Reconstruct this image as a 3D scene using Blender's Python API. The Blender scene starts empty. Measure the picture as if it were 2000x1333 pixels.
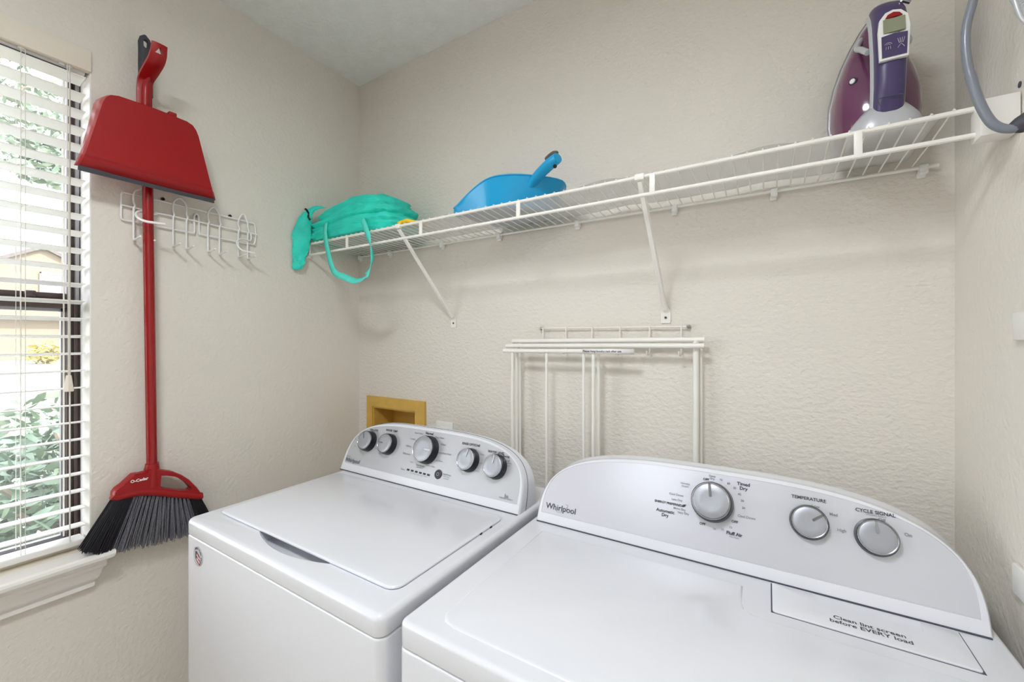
import bpy, bmesh, math, random
from mathutils import Vector as V, Matrix, noise
random.seed(7)
PI = math.pi
C = bpy.context.scene.collection
sc = bpy.context.scene
# ------------------------------------------------------------------ camera, view, world, sun, lamps
CAM = V((1.506, -1.175, 1.345)); YAW = math.radians(31.75); FPX = 808.0; HY = 663.0
cd = bpy.data.cameras.new('camera'); cam = bpy.data.objects.new('camera', cd); C.objects.link(cam)
cam.location = CAM; cam.rotation_euler = (PI/2, 0, YAW)
cd.sensor_width = 36; cd.lens = FPX/2000*36; cd.shift_y = -(666.5-HY)/2000; cd.clip_start = 0.02; cd.clip_end = 300
sc.camera = cam
vs = sc.view_settings
vs.view_transform = 'Standard'; vs.look = 'None'; vs.gamma = 1; vs.use_curve_mapping = False; vs.exposure = 0.06
try:
    sc.cycles.use_denoising = True; sc.cycles.max_bounces = 12; sc.cycles.diffuse_bounces = 6; sc.cycles.sample_clamp_indirect = 8
    sc.cycles.caustics_reflective = False; sc.cycles.caustics_refractive = False
except Exception: pass
w = bpy.data.worlds.new('daylight'); sc.world = w; w.use_nodes = True
nt = w.node_tree; bg = nt.nodes['Background']
tc = nt.nodes.new('ShaderNodeTexCoord'); sep = nt.nodes.new('ShaderNodeSeparateXYZ'); rp = nt.nodes.new('ShaderNodeValToRGB')
nt.links.new(tc.outputs['Generated'], sep.inputs[0]); nt.links.new(sep.outputs[2], rp.inputs[0]); nt.links.new(rp.outputs[0], bg.inputs[0])
rp.color_ramp.elements[0].position = 0.0; rp.color_ramp.elements[0].color = (0.98, 0.98, 1.0, 1)
rp.color_ramp.elements[1].position = 0.8; rp.color_ramp.elements[1].color = (0.72, 0.84, 1.0, 1)
bg.inputs[1].default_value = 6.8
sd = bpy.data.lights.new('sun', 'SUN'); sd.energy = 8.0; sd.angle = math.radians(2); sd.color = (1, .96, .9)
so = bpy.data.objects.new('sun', sd); C.objects.link(so); so.rotation_euler = V((-.62, -.35, -.7)).to_track_quat('-Z', 'Y').to_euler()
def lamp(name, loc, size, power, col, spread=PI):
    l = bpy.data.lights.new(name, 'AREA'); l.shape = 'DISK'; l.size = size; l.energy = power; l.color = col; l.spread = spread
    o = bpy.data.objects.new(name, l); C.objects.link(o); o.location = loc; return o
lamp('ceiling_lamp_light', (1.14, -1.34, 2.335), .34, 16.5, (.90, .945, 1.0))
lamp('hall_lamp_light', (.66, -2.75, 2.335), .40, 6.0, (.90, .945, 1.0))

# ------------------------------------------------------------------ helpers
FW = V((-math.sin(YAW), math.cos(YAW), 0)); RT = V((math.cos(YAW), math.sin(YAW), 0))
def ray(px, py): return FW + RT*((px-1000)/FPX) + V((0, 0, 1))*((HY-py)/FPX)
def P(ax, off, px, py):            # point of the plane ax = off seen at a pixel
    d = ray(px, py); i = 'xyz'.index(ax); return CAM + d*((off-CAM[i])/d[i])
K = .42; CO = V((0, -.31, .915)); CU = V((0, K, 1)).normalized(); CN = V((0, -1, K)).normalized()
def T(px, py, off=0):              # (u, v) on the sloping console faces
    p0 = CO + CN*off; d = ray(px, py); t = ((p0-CAM).dot(CN))/d.dot(CN); p = CAM + d*t
    return p.x, (p-p0).dot(CU)
def L(u, v, n=0): return V((u, 0, 0)) + CO + CU*v + CN*n

def lin(c):
    return tuple(((x/255)/12.92 if x/255 <= .04045 else ((x/255+.055)/1.055)**2.4) for x in c) + (1,)
MATS = {}
def mat(name, rgb, rough=.5, metal=0, bump=None, var=None, coat=0, trans=None, spec=.5, emit=None, sss=0):
    m = bpy.data.materials.new(name); m.use_nodes = True; nt = m.node_tree; b = nt.nodes['Principled BSDF']
    b.inputs['Base Color'].default_value = lin(rgb); b.inputs['Roughness'].default_value = rough; b.inputs['Metallic'].default_value = metal
    b.inputs['Specular IOR Level'].default_value = spec; b.inputs['Coat Weight'].default_value = coat; b.inputs['Coat Roughness'].default_value = .08
    tc = nt.nodes.new('ShaderNodeTexCoord')
    v_ = var or (18, .03)
    nz = nt.nodes.new('ShaderNodeTexNoise'); nz.inputs['Scale'].default_value = v_[0]; nz.inputs['Detail'].default_value = 3
    nt.links.new(tc.outputs['Object'], nz.inputs['Vector'])
    mr = nt.nodes.new('ShaderNodeMapRange'); mr.inputs[1].default_value = .3; mr.inputs[2].default_value = .7
    mr.inputs[3].default_value = 1-v_[1]; mr.inputs[4].default_value = 1+v_[1]; nt.links.new(nz.outputs[0], mr.inputs[0])
    mx = nt.nodes.new('ShaderNodeVectorMath'); mx.operation = 'SCALE'; mx.inputs[0].default_value = lin(rgb)[:3]
    nt.links.new(mr.outputs[0], mx.inputs['Scale']); nt.links.new(mx.outputs[0], b.inputs['Base Color'])
    if bump:
        n2 = nt.nodes.new('ShaderNodeTexNoise'); n2.inputs['Scale'].default_value = bump[0]; n2.inputs['Detail'].default_value = bump[3] if len(bump) > 3 else 3
        mp = nt.nodes.new('ShaderNodeMapping'); 
        if len(bump) > 4: mp.inputs['Scale'].default_value = bump[4]
        nt.links.new(tc.outputs['Object'], mp.inputs[0]); nt.links.new(mp.outputs[0], n2.inputs['Vector'])
        bp = nt.nodes.new('ShaderNodeBump'); bp.inputs['Strength'].default_value = bump[1]; bp.inputs['Distance'].default_value = bump[2]
        nt.links.new(n2.outputs[0], bp.inputs['Height']); nt.links.new(bp.outputs[0], b.inputs['Normal'])
    if trans is not None:                       # part of the light goes straight through
        tr = nt.nodes.new('ShaderNodeBsdfTransparent'); ms = nt.nodes.new('ShaderNodeMixShader'); ms.inputs[0].default_value = trans
        out = nt.nodes['Material Output']; nt.links.new(b.outputs[0], ms.inputs[1]); nt.links.new(tr.outputs[0], ms.inputs[2]); nt.links.new(ms.outputs[0], out.inputs[0])
    if emit: b.inputs['Emission Color'].default_value = lin(emit[0]); b.inputs['Emission Strength'].default_value = emit[1]
    m.diffuse_color = lin(rgb); MATS[name] = m; return m

def origin(o):
    v = V((0, 0, 0))
    while o: v += o.location; o = o.parent
    return v
def obj(name, bm, m, parent=None, ang=35, kind=None, label=None, solid=None, sub=None, fix=True):
    off = origin(parent) if parent else V((0, 0, 0))
    if fix: bmesh.ops.recalc_face_normals(bm, faces=bm.faces)
    bmesh.ops.translate(bm, verts=bm.verts, vec=-off)
    me = bpy.data.meshes.new(name); bm.to_mesh(me); bm.free()
    ms = m if isinstance(m, (list, tuple)) else [m]
    for q in ms: me.materials.append(q)
    me.shade_smooth(); me.set_sharp_from_angle(angle=math.radians(ang))
    o = bpy.data.objects.new(name, me); C.objects.link(o); o.parent = parent
    if kind: o['kind'] = kind
    if label: o['label'] = label
    if solid: s = o.modifiers.new('thickness', 'SOLIDIFY'); s.thickness = solid; s.offset = 0
    if sub: s = o.modifiers.new('smooth', 'SUBSURF'); s.levels = sub; s.render_levels = sub
    return o
def thing(name, label, cat, loc, group=None, kind=None):
    o = bpy.data.objects.new(name, None); C.objects.link(o); o.location = loc; o.empty_display_size = .05
    if kind: o['kind'] = kind
    else: o['label'] = label; o['category'] = cat
    if group: o['group'] = group
    return o
def tag(o, label, cat, group=None):
    o['label'] = label; o['category'] = cat
    if group: o['group'] = group
    return o
def BM(): return bmesh.new()
def box(bm, x0, x1, y0, y1, z0, z1):
    vs = [bm.verts.new((x, y, z)) for x in (x0, x1) for y in (y0, y1) for z in (z0, z1)]
    fs = [bm.faces.new([vs[i] for i in f]) for f in ((0, 1, 3, 2), (4, 6, 7, 5), (0, 4, 5, 1), (2, 3, 7, 6), (0, 2, 6, 4), (1, 5, 7, 3))]
    return vs, fs
def rbox(bm, x0, x1, y0, y1, z0, z1, r=.004, seg=3):
    vs, fs = box(bm, x0, x1, y0, y1, z0, z1)
    es = list({e for f in fs for e in f.edges})
    bmesh.ops.bevel(bm, geom=es, offset=r, segments=seg, profile=.5, affect='EDGES', clamp_overlap=True)
def loft(bm, rings, cap=True, closed=True, mi=0):
    R = [[bm.verts.new(p) for p in r] for r in rings]; n = len(R[0]); out = []
    for a, b in zip(R, R[1:]):
        for i in range(n if closed else n-1):
            j = (i+1) % n
            try: f = bm.faces.new((a[i], a[j], b[j], b[i])); f.material_index = mi; out.append(f)
            except ValueError: pass
    if cap and closed:
        for r in (R[0], R[-1]):
            try: f = bm.faces.new(r); f.material_index = mi
            except ValueError: pass
    return R
def tube(bm, pts, r, n=10, closed=False, ell=None, cap=True):
    pts = [V(p) for p in pts]; N = len(pts); rr = r if isinstance(r, (list, tuple)) else [r]*N
    tang = []
    for i in range(N):
        a = pts[i-1] if (i > 0 or closed) else pts[0]; b = pts[(i+1) % N] if (i < N-1 or closed) else pts[-1]
        t = (b-a); tang.append(t.normalized() if t.length > 1e-9 else V((0, 0, 1)))
    up = V((0, 0, 1)) if abs(tang[0].z) < .9 else V((0, 1, 0))
    s = tang[0].cross(up).normalized(); rings = []
    for i in range(N):
        s = (s - tang[i]*s.dot(tang[i])); s = s.normalized() if s.length > 1e-6 else tang[i].orthogonal().normalized()
        q = tang[i].cross(s)
        rings.append([pts[i] + s*(math.cos(2*PI*k/n)*rr[i]*(ell[0] if ell else 1)) + q*(math.sin(2*PI*k/n)*rr[i]*(ell[1] if ell else 1)) for k in range(n)])
    if closed: rings.append(rings[0])
    loft(bm, rings, cap=cap and not closed)
def smooth(pts, n=6, closed=False):     # Catmull-Rom through the points
    pts = [V(p) for p in pts]; N = len(pts); out = []
    for i in range(N if closed else N-1):
        p0 = pts[i-1] if (i > 0 or closed) else pts[0]; p1 = pts[i]; p2 = pts[(i+1) % N]; p3 = pts[(i+2) % N] if (i+2 < N or closed) else pts[-1]
        for k in range(n):
            t = k/n; out.append(.5*((2*p1)+(p2-p0)*t+(2*p0-5*p1+4*p2-p3)*t*t+(3*p1-p0-3*p2+p3)*t**3))
    if not closed: out.append(pts[-1])
    return out
def ribbon(bm, pts, width, axis, n=5, crown=0):  # strip of given width along pts
    axis = V(axis)
    rings = []
    for i, p in enumerate(pts):
        wv = width[i] if isinstance(width, (list, tuple)) else width; ax = axis[i] if False else axis
        rings.append([p + ax*(wv*(k/(n-1)-.5)) for k in range(n)])
    loft(bm, rings, closed=False)
def lathe(bm, prof, c, ax, n=32, u=None):   # prof = (radius, height) along ax
    ax = V(ax).normalized(); u = V(u).normalized() if u else ax.orthogonal().normalized(); q = ax.cross(u); c = V(c)
    loft(bm, [[c + ax*h + u*(math.cos(2*PI*k/n)*max(r, 1e-5)) + q*(math.sin(2*PI*k/n)*max(r, 1e-5)) for k in range(n)] for r, h in prof])
def ball(bm, c, r, sub=2, s=(1, 1, 1)):
    res = bmesh.ops.create_icosphere(bm, subdivisions=sub, radius=r)
    for v in res['verts']: v.co = V((v.co.x*s[0], v.co.y*s[1], v.co.z*s[2])) + V(c)
def rrect(x0, x1, y0, y1, r, seg=6):
    out = []
    for cx, cy, a0 in ((x1-r, y1-r, 0), (x0+r, y1-r, PI/2), (x0+r, y0+r, PI), (x1-r, y0+r, 3*PI/2)):
        for k in range(seg+1): a = a0+PI/2*k/seg; out.append((cx+r*math.cos(a), cy+r*math.sin(a)))
    return out
def inset2(pts, d):    # shrink a convex-ish outline by d
    n = len(pts); out = []
    ar = sum(pts[i][0]*pts[(i+1) % n][1]-pts[(i+1) % n][0]*pts[i][1] for i in range(n)); sg = 1 if ar > 0 else -1
    for i in range(n):
        a, b, c = V(pts[i-1]), V(pts[i]), V(pts[(i+1) % n]); e = ((b-a).normalized() + (c-b).normalized())
        e = e.normalized() if e.length > 1e-6 else (b-a).normalized()
        nn = V((-e.y, e.x))*sg; out.append((b.x+nn.x*d, b.y+nn.y*d))
    return out
def cut(o, cutters):
    for cb in cutters:
        me = bpy.data.meshes.new('tmp'); bmesh.ops.recalc_face_normals(cb, faces=cb.faces); bmesh.ops.translate(cb, verts=cb.verts, vec=-origin(o)); cb.to_mesh(me); cb.free()
        c = bpy.data.objects.new('tmp', me); C.objects.link(c); c.location = origin(o)
        md = o.modifiers.new('cut', 'BOOLEAN'); md.object = c; md.operation = 'DIFFERENCE'; md.solver = 'EXACT'
        bpy.context.view_layer.update(); dg = bpy.context.evaluated_depsgraph_get()
        nm = bpy.data.meshes.new_from_object(o.evaluated_get(dg)); o.modifiers.remove(md)
        old = o.data; nm.name = old.name; o.data = nm; bpy.data.objects.remove(c); bpy.data.meshes.remove(me)
    o.data.shade_smooth(); o.data.set_sharp_from_angle(angle=math.radians(35))
def lettering(bm, s, size, c, right, up, align='CENTER', bold=0, thick=.0, lift=0.0006, spacing=1.0, shear=0):
    cu = bpy.data.curves.new('t', 'FONT'); cu.body = s; cu.size = size; cu.align_x = align; cu.align_y = 'CENTER'; cu.offset = bold; cu.space_character = spacing; cu.resolution_u = 3; cu.shear = shear
    cu.space_line = .95
    o = bpy.data.objects.new('t', cu); C.objects.link(o)
    dg = bpy.context.evaluated_depsgraph_get(); me = bpy.data.meshes.new_from_object(o.evaluated_get(dg))
    right = V(right).normalized(); up = V(up).normalized(); n = right.cross(up); c = V(c) + n*lift
    M = Matrix(((right.x, up.x, n.x, c.x), (right.y, up.y, n.y, c.y), (right.z, up.z, n.z, c.z), (0, 0, 0, 1)))
    me.transform(M); bm.from_mesh(me)
    bpy.data.objects.remove(o); bpy.data.curves.remove(cu); bpy.data.meshes.remove(me)

def cap(bm, x0, x1, y0, y1, z0, z1, rc, rb, rt):   # box with rounded vertical corners, small bottom round rb and top round rt
    o_ = rrect(x0, x1, y0, y1, rc, 6); rows = []
    for k in range(4): a = PI/2*k/3; rows.append((rb*(1-math.sin(a)), z0+rb*(1-math.cos(a))))
    for k in range(6): a = PI/2*k/5; rows.append((rt*(1-math.cos(a)), z1-rt*(1-math.sin(a))))
    loft(bm, [[V((x, y, z)) for x, y in rrect(x0+i_, x1-i_, y0+i_, y1-i_, max(.001, rc-i_), 6)] for i_, z in rows])
# ------------------------------------------------------------------ materials
WALL = mat('beige_wall_paint', (225, 220, 211), .75, bump=(90, .7, .003, 2.2), var=(3, .015), spec=.25)
WALLB = mat('beige_wall_paint_back', (225, 220, 211), .75, bump=(72, .95, .004, 2.5, (1, 1, 1.35)), var=(3, .015), spec=.25)
CEIL = mat('ceiling_paint', (235, 235, 234), .85, bump=(70, .9, .004), spec=.2)
FLOOR = mat('floor_tile', (220, 211, 198), .5, var=(5, .08))
TRIM = mat('white_trim_paint', (236, 234, 230), .35, var=(6, .01))
CREAM = mat('cream_paint', (232, 224, 210), .5, var=(8, .03))
BRONZE = mat('bronze_frame', (72, 58, 54), .45, bump=(120, .2, .001, 2, (1, 1, .1)), var=(60, .12))
BRONZE2 = mat('grey_frame_track', (150, 148, 152), .4)
GLASS = mat('window_glass', (235, 245, 245), .02, trans=.93)
SLAT = mat('blind_slat', (238, 236, 232), .42, var=(10, .01), trans=None)
CORD = mat('blind_cord', (225, 222, 214), .7)
WHITEP = mat('white_plastic', (238, 238, 236), .35)
GLOW = mat('lit_frosted_glass', (245, 245, 240), .4, emit=((255, 250, 240), 3.0))
APPL = mat('appliance_white_enamel', (221, 223, 229), .22, coat=.35, var=(4, .006))
SEAM2 = mat('grey_gap', (95, 98, 108), .7)
SEAM = mat('dark_seam', (72, 76, 86), .7)
PANELW = mat('silver_console_panel', (188, 190, 194), .34, metal=.25, var=(4, .01))
PANELD = mat('pale_silver_console_panel', (206, 208, 216), .3, metal=.3, var=(4, .01), coat=.4)
MATS['pale_silver_console_panel'].node_tree.nodes['Principled BSDF'].inputs['Coat Roughness'].default_value = .28
BLACK = mat('black_plastic', (16, 16, 22), .35)
CHROME = mat('chrome', (165, 167, 172), .2, metal=1)
KNOB = mat('silver_knob_face', (168, 171, 178), .38, metal=.55)
INK = mat('dark_print', (62, 64, 72), .6)
INKG = mat('grey_print', (140, 142, 150), .6)
WIREW = mat('white_coated_wire', (238, 236, 230), .35)
WIREG = mat('pale_coated_wire', (236, 236, 236), .3)
RED = mat('red_plastic', (152, 2, 10), .36, coat=.06, var=(10, .02))
REDH = mat('red_handle_tube', (146, 3, 10), .22, coat=.15)
RUBBER = mat('dark_rubber', (62, 62, 70), .6)
BRG = mat('grey_bristles', (112, 112, 120), .7, var=(200, .25))
BRB = mat('black_bristles', (18, 16, 24), .6, var=(200, .3))
TURQ = mat('turquoise_fabric', (40, 216, 196), .6, bump=(40, .35, .004, 4, (1, 1, 2.5)), var=(14, .12))
TURQL = mat('turquoise_webbing', (88, 222, 206), .65, var=(60, .05))
YEL = mat('yellow_rubber', (240, 205, 40), .45, var=(60, .12))
BLUE = mat('blue_plastic', (0, 160, 215), .3, coat=.2, var=(10, .02))
BLUEI = mat('grey_grip', (88, 84, 76), .7)
STEEL = mat('zinc_screw', (170, 172, 172), .3, metal=1)
LINER = mat('clear_shelf_liner', (232, 232, 230), .3, trans=.5, var=(12, .02))
PURP = mat('purple_gloss_plastic', (106, 54, 90), .12, coat=.8, var=(5, .1))
VIOL = mat('violet_grip_plastic', (72, 62, 104), .35, var=(10, .04))
SILV = mat('silver_plastic', (200, 202, 208), .3, metal=.3)
LCD = mat('lcd_screen', (142, 146, 122), .25)
CORDG = mat('grey_cord', (120, 126, 136), .35, coat=.2)
YWOOD = mat('amber_varnished_wood', (212, 172, 84), .45, bump=(30, .2, .001, 4, (1, 1, 8)), var=(20, .08))
LEAF = mat('green_leaves', (112, 128, 104), .4, var=(6, .35))
LEAFD = mat('tree_leaves', (122, 136, 116), .5, var=(3, .35))
BARK = mat('bark', (150, 136, 120), .8)
YLEAF = mat('yellow_leaves', (180, 165, 96), .7, var=(3, .2))
GRASS = mat('lawn_grass', (128, 124, 104), .9, var=(2, .15), bump=(20, .4, .02))
HOUSE = mat('tan_siding', (128, 115, 98), .8)
BRICK = mat('pink_brick', (122, 98, 92), .8, var=(8, .15))
ROOF = mat('shingle_roof', (100, 92, 88), .9, var=(6, .15))
CONC = mat('pale_concrete', (140, 136, 130), .9)

# ------------------------------------------------------------------ room shell
W = 1.825; H = 2.44; YF = -4.6
def slabs(name, boxes, m):
    bm = BM()
    for b in boxes: box(bm, *b)
    o = obj(name, bm, m, kind='structure', ang=30, fix=False); return o
WY0, WY1, WZ0, WZ1 = -2.30, -.834, .775, 2.0985  # unseen far end of the window widened to let in more daylight
slabs('wall_left', [(-.16, 0, YF, WY0, 0, H), (-.16, 0, WY1, .0, 0, H), (-.16, 0, WY0, WY1, 0, WZ0), (-.16, 0, WY0, WY1, WZ1, H)], WALL)
OX0, OX1, OZ0, OZ1 = .095, .342, .90, 1.064
slabs('wall_back', [(-.16, OX0, 0, .14, 0, H), (OX1, W+.14, 0, .14, 0, H), (OX0, OX1, 0, .14, 0, OZ0), (OX0, OX1, 0, .14, OZ1, H), (OX0, OX1, .11, .14, OZ0, OZ1)], WALLB)
slabs('wall_right', [(W, W+.14, YF, 0, 0, H)], WALL)
slabs('wall_front', [(-.16, 1.0, YF-.14, YF, 0, H), (1.6, W+.14, YF-.14, YF, 0, H), (1.0, 1.6, YF-.14, YF, 2.1, H)], WALL)
slabs('unseen_door_1', [(1.0, 1.6, YF-.09, YF-.05, 0, 2.1)], TRIM)  # unseen panel added to keep outside light off the washer front
slabs('ceiling', [(-.16, W+.14, YF-.14, .14, H, H+.12)], CEIL)
slabs('floor', [(-.16, W+.14, YF-.14, .14, -.1, 0)], FLOOR)
# baseboards
bm = BM(); box(bm, 0, .012, YF, 0, 0, .09); obj('baseboard_left', bm, TRIM, kind='structure')
bm = BM(); box(bm, .012, W-.012, -.012, 0, 0, .09); obj('baseboard_back', bm, TRIM, kind='structure')
bm = BM(); box(bm, W-.012, W, YF, 0, 0, .09); obj('baseboard_right', bm, TRIM, kind='structure')
# ceiling lamps (out of frame, they light the room)
for nm, lb, loc, s in (('ceiling_light', 'round frosted glass ceiling light above the laundry machines', (1.14, -1.34, H), .2), ('ceiling_light', 'round frosted glass ceiling light at the hall end', (.66, -2.75, H), .22)):
    t = thing(nm, lb, 'light', loc)
    bm = BM(); lathe(bm, [(s*.95, 0), (s*.95, -.03), (s*.80, -.035), (s*.80, -.09)], V(loc), (0, 0, 1)); obj('lamp_base', bm, WHITEP, t)
    bm = BM(); lathe(bm, [(s*.79, -.088), (s*.78, -.094), (s*.4, -.0975), (.0005, -.098)], V(loc), (0, 0, 1)); obj('diffuser', bm, GLOW, t)
    t['group'] = 'round ceiling lights'

# window ------------------------------------------------------------
win = thing('window_1', None, None, (-.12, -1.3, WZ0), kind='structure')
def wobj(n, bm, m, p=None): o = obj(n, bm, m, p or win); return o
bm = BM()
for y0, y1 in ((-.862, -.836), (WY0+.002, -2.275)):
    for k in range(4): box(bm, -.135+.006*k, -.082-.006*(k % 2), y0+(y1-y0)*k/4, y0+(y1-y0)*(k+1)/4, .80, 2.096)
box(bm, -.135, -.082, -2.275, -.862, 2.075, 2.096); box(bm, -.135, -.080, -2.275, -.862, .785, .812)
wobj('frame', bm, BRONZE)
bm = BM(); rbox(bm, -.094, -.080, -.8465, -.8385, 1.45, 2.05, .001, 1); wobj('track', bm, BRONZE2)
bm = BM(); rbox(bm, -.118, -.084, -2.275, -.862, 1.427, 1.452, .002, 2); rbox(bm, -.125, -.1, -2.275, -.862, 1.452, 1.468, .002, 2)
rbox(bm, -.1, -.085, -.935, -.915, 1.452, 1.470, .003, 2); wobj('meeting_rail', bm, BRONZE)
bm = BM()
for y0, y1, z0, z1 in ((-.870, -.862, .82, 1.427), (-2.275, -.862, .812, .822), (-2.275, -.862, 1.419, 1.427)): box(bm, -.112, -.098, y0, y1, z0, z1)
wobj('glazing_bead', bm, BRONZE2)
bm = BM(); box(bm, -.112, -.109, -2.275, -.870, .82, 1.42); wobj('pane', bm, GLASS)
bm = BM(); box(bm, -.120, -.117, -2.275, -.862, 1.468, 2.075); wobj('pane', bm, GLASS)
# painted window returns
bm = BM(); box(bm, -.082, -.0005, WY1-.0025, WY1, .80, WZ1); box(bm, -.082, -.0005, WY0, WY0+.0025, .80, WZ1); box(bm, -.082, -.0005, WY0, WY1, WZ1-.0025, WZ1)
obj('trim_1', bm, TRIM, kind='structure')
bm = BM(); rbox(bm, -.135, .0, WY0+.003, WY1-.003, .776, .7985, .002, 2)
rbox(bm, -.082, -.03, WY0+.003, WY1-.003, .7985, .806, .002, 2); obj('trim_2', bm, CREAM, kind='structure')
# moulded window stool and apron, mitred end
bm = BM()
prof = [(0, .797), (.052, .797), (.059, .794), (.061, .788), (.059, .780), (.052, .775), (.046, .774), (.036, .772), (.036, .764), (.038, .762), (.038, .755), (.031, .752), (.028, .746), (.027, .736), (.023, .726), (.016, .7195), (.011, .718), (.011, .715), (.015, .713), (.015, .703), (0, .703)]
prof_ = [(0, .797), (.050, .797), (.057, .794), (.059, .787), (.057, .779), (.050, .775), (.044, .774), (.043, .766), (.040, .758), (.033, .750), (.031, .747), (.031, .742), (.026, .728), (.014, .716), (.012, .711), (.012, .703), (0, .703)]
def yend(z): return -.836 + (z-.703)/(.797-.703)*.022
r0 = [V((x, -2.34+(.797-z)*.2, z)) for x, z in prof]; r1 = [V((x, yend(z) + .25*x, z)) for x, z in prof]
loft(bm, [r0, r1]); obj('trim_3', bm, TRIM, kind='structure', ang=9)

# blind ----------------------------------------------------------------
bl = thing('window_blind', 'white horizontal slat blind with valance, half open in the window', 'blind', (-.03, -1.3, 2.05))
bm = BM(); rbox(bm, -.012, .007, WY0+.004, WY1-.0005, 2.0412, 2.0965, .0015, 2); obj('valance', bm, CREAM, bl)
bm = BM(); rbox(bm, -.060, -.013, WY0+.008, WY1-.008, 2.037, 2.09, .002, 2); obj('headrail', bm, WHITEP, bl)
bm = BM(); box(bm, -.0255, -.019, WY0+.02, -.874, 2.0362, 2.040); obj('headrail_slot', bm, SEAM, bl)
tilt = .10; ys0, ys1 = WY0+.010, -.8425
for i in range(27):
    zc = 2.028 - i*.04485 - .0035; bm = BM(); rings = []
    top, bot = [], []
    for k in range(7):
        t = k/6-.5; x = -.032 - t*.05; z = zc - t*.05*tilt*1.0 + .0016*(1-4*t*t); top.append((x, z+.0013)); bot.append((x, z-.0013))
    ring = top + bot[::-1]
    loft(bm, [[V((x, ys0, z)) for x, z in ring], [V((x, ys1, z)) for x, z in ring]]); obj('slat', bm, SLAT, bl, ang=50)
bm = BM(); rbox(bm, -.057, -.007, ys0, ys1, .812, .827, .003, 3); obj('bottom_rail', bm, SLAT, bl)
for yy in (-.949, -1.60, -2.20):
    bm = BM()
    for x in (-.0045, -.0595): tube(bm, [(x, yy-.004, 2.045), (x, yy-.004, .83)], .0007, 5); tube(bm, [(x, yy+.003, 2.045), (x, yy+.003, .83)], .0007, 5)
    for i in range(27): zc = 2.028-i*.04485-.0075; tube(bm, [(-.0045, yy, zc+.002), (-.0595, yy, zc+.005)], .0006, 4)
    obj('ladder_string', bm, CORD, bl)
bm = BM()
for x in (-.0045, -.0595): tube(bm, [(x, -.872, 2.045), (x, -.872, .83)], .0016, 6)
obj('ladder_tape', bm, CORD, bl)
bm = BM(); tube(bm, [(-.002, -.877, 2.045), (.003, -.8765, 1.7), (.003, -.8765, 1.252)], .0009, 6); tube(bm, [(-.002, -.873, 2.045), (.003, -.8745, 1.7), (.003, -.8745, 1.252)], .0009, 6); lc = obj('lift_cord', bm, CORD, bl)
bm = BM(); lathe(bm, [(.004, .022), (.0055, .021), (.0065, .014), (.0095, -.010), (.0105, -.017), (.010, -.019), (.002, -.019)], (.003, -.8755, 1.232), (0, 0, 1), 6); obj('tassel', bm, CREAM, bl)
for yy in (-.952, -.885, -.872):
    bm = BM(); ball(bm, (-.007, yy, 2.040), .0042, 1, (1, 1.6, 1)); obj('cord_lock', bm, WHITEP, bl)

# ------------------------------------------------------------------ wire shelf
YR = -.238
sh = thing('wire_shelf', 'long white wire shelf fixed high across the back wall', 'shelf', (.9, -.12, 1.70))
bm = BM(); tube(bm, [(.012, YR, 1.7075), (1.786, YR, 1.7075)], .0042, 10); obj('front_rail', bm, WIREW, sh)
bm = BM(); tube(bm, [(.012, YR-.003, 1.6650), (1.786, YR-.003, 1.6650)], .0042, 10); obj('front_rail', bm, WIREW, sh)
bm = BM(); tube(bm, [(.018, -.0125, 1.6965), (1.799, -.0125, 1.6965)], .0036, 8); obj('back_rail', bm, WIREW, sh)
nw = 67
for i in range(nw):
    x = .030 + i*.0262; bm = BM()
    tube(bm, [(x, -.0125, 1.7015), (x, -.12, 1.7045), (x, YR+.004, 1.7125), (x, YR-.002, 1.7128), (x, YR-.005, 1.7105)], .0015, 6); obj('cross_wire', bm, WIREW, sh)
for x in (.0215, .2464, .5999, .9484, 1.2905, 1.6398):
    bm = BM(); rbox(bm, x-.006, x+.006, YR-.007, YR-.0025, 1.6650, 1.7075, .0012, 2); obj('spacer', bm, WIREW, sh)
for x in (.022, .205, .482, .7343, 1.0175, 1.295, 1.5184, 1.7765):
    bm = BM(); rbox(bm, x-.007, x+.007, -.019, -.0005, 1.683, 1.7015, .002, 2); rbox(bm, x-.009, x+.005, -.008, -.0005, 1.677, 1.688, .002, 2); obj('wall_clip', bm, WHITEP, sh)
for xt, xb in ((.497, .530), (1.262, 1.2705)):
    bm = BM(); A_ = V((xt, YR+.002, 1.698)); B_ = V((xb, -.012, 1.425)); d = (B_-A_).normalized(); s = V((1, 0, 0)); n = s.cross(d).normalized()
    rings = []
    for k in range(9):
        c = A_.lerp(B_, k/8); wd = .0072
        rings.append([c+s*wd+n*.002, c+s*wd*.6-n*.0035, c-s*wd*.6-n*.0035, c-s*wd+n*.002, c-s*wd*.45+n*.0005, c+s*wd*.45+n*.0005])
    wd = .011
    loft(bm, rings); br = obj('support_bracket', bm, WIREW, sh, ang=50)
    bm = BM(); rings = []
    for z, hw, y in ((1.436, .005, -.016), (1.424, .0105, -.006), (1.415, .0125, -.0035), (1.392, .0125, -.0035), (1.3885, .0105, -.0035)):
        rings.append([V((xb-hw, y, z)), V((xb+hw, y, z)), V((xb+hw, y+.003, z)), V((xb-hw, y+.003, z))])
    loft(bm, rings); obj('foot_plate', bm, WIREW, br)
    bm = BM(); lathe(bm, [(.0032, 0), (.0032, .0018), (.001, .0022)], (xb, -.0038, 1.4035), (0, -1, 0), 14); obj('screw', bm, SEAM, br)
    bm = BM(); rbox(bm, xt-.011, xt+.011, YR-.006, YR+.006, 1.700, 1.7145, .003, 2); obj('rail_hook', bm, WIREW, br)
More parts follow.
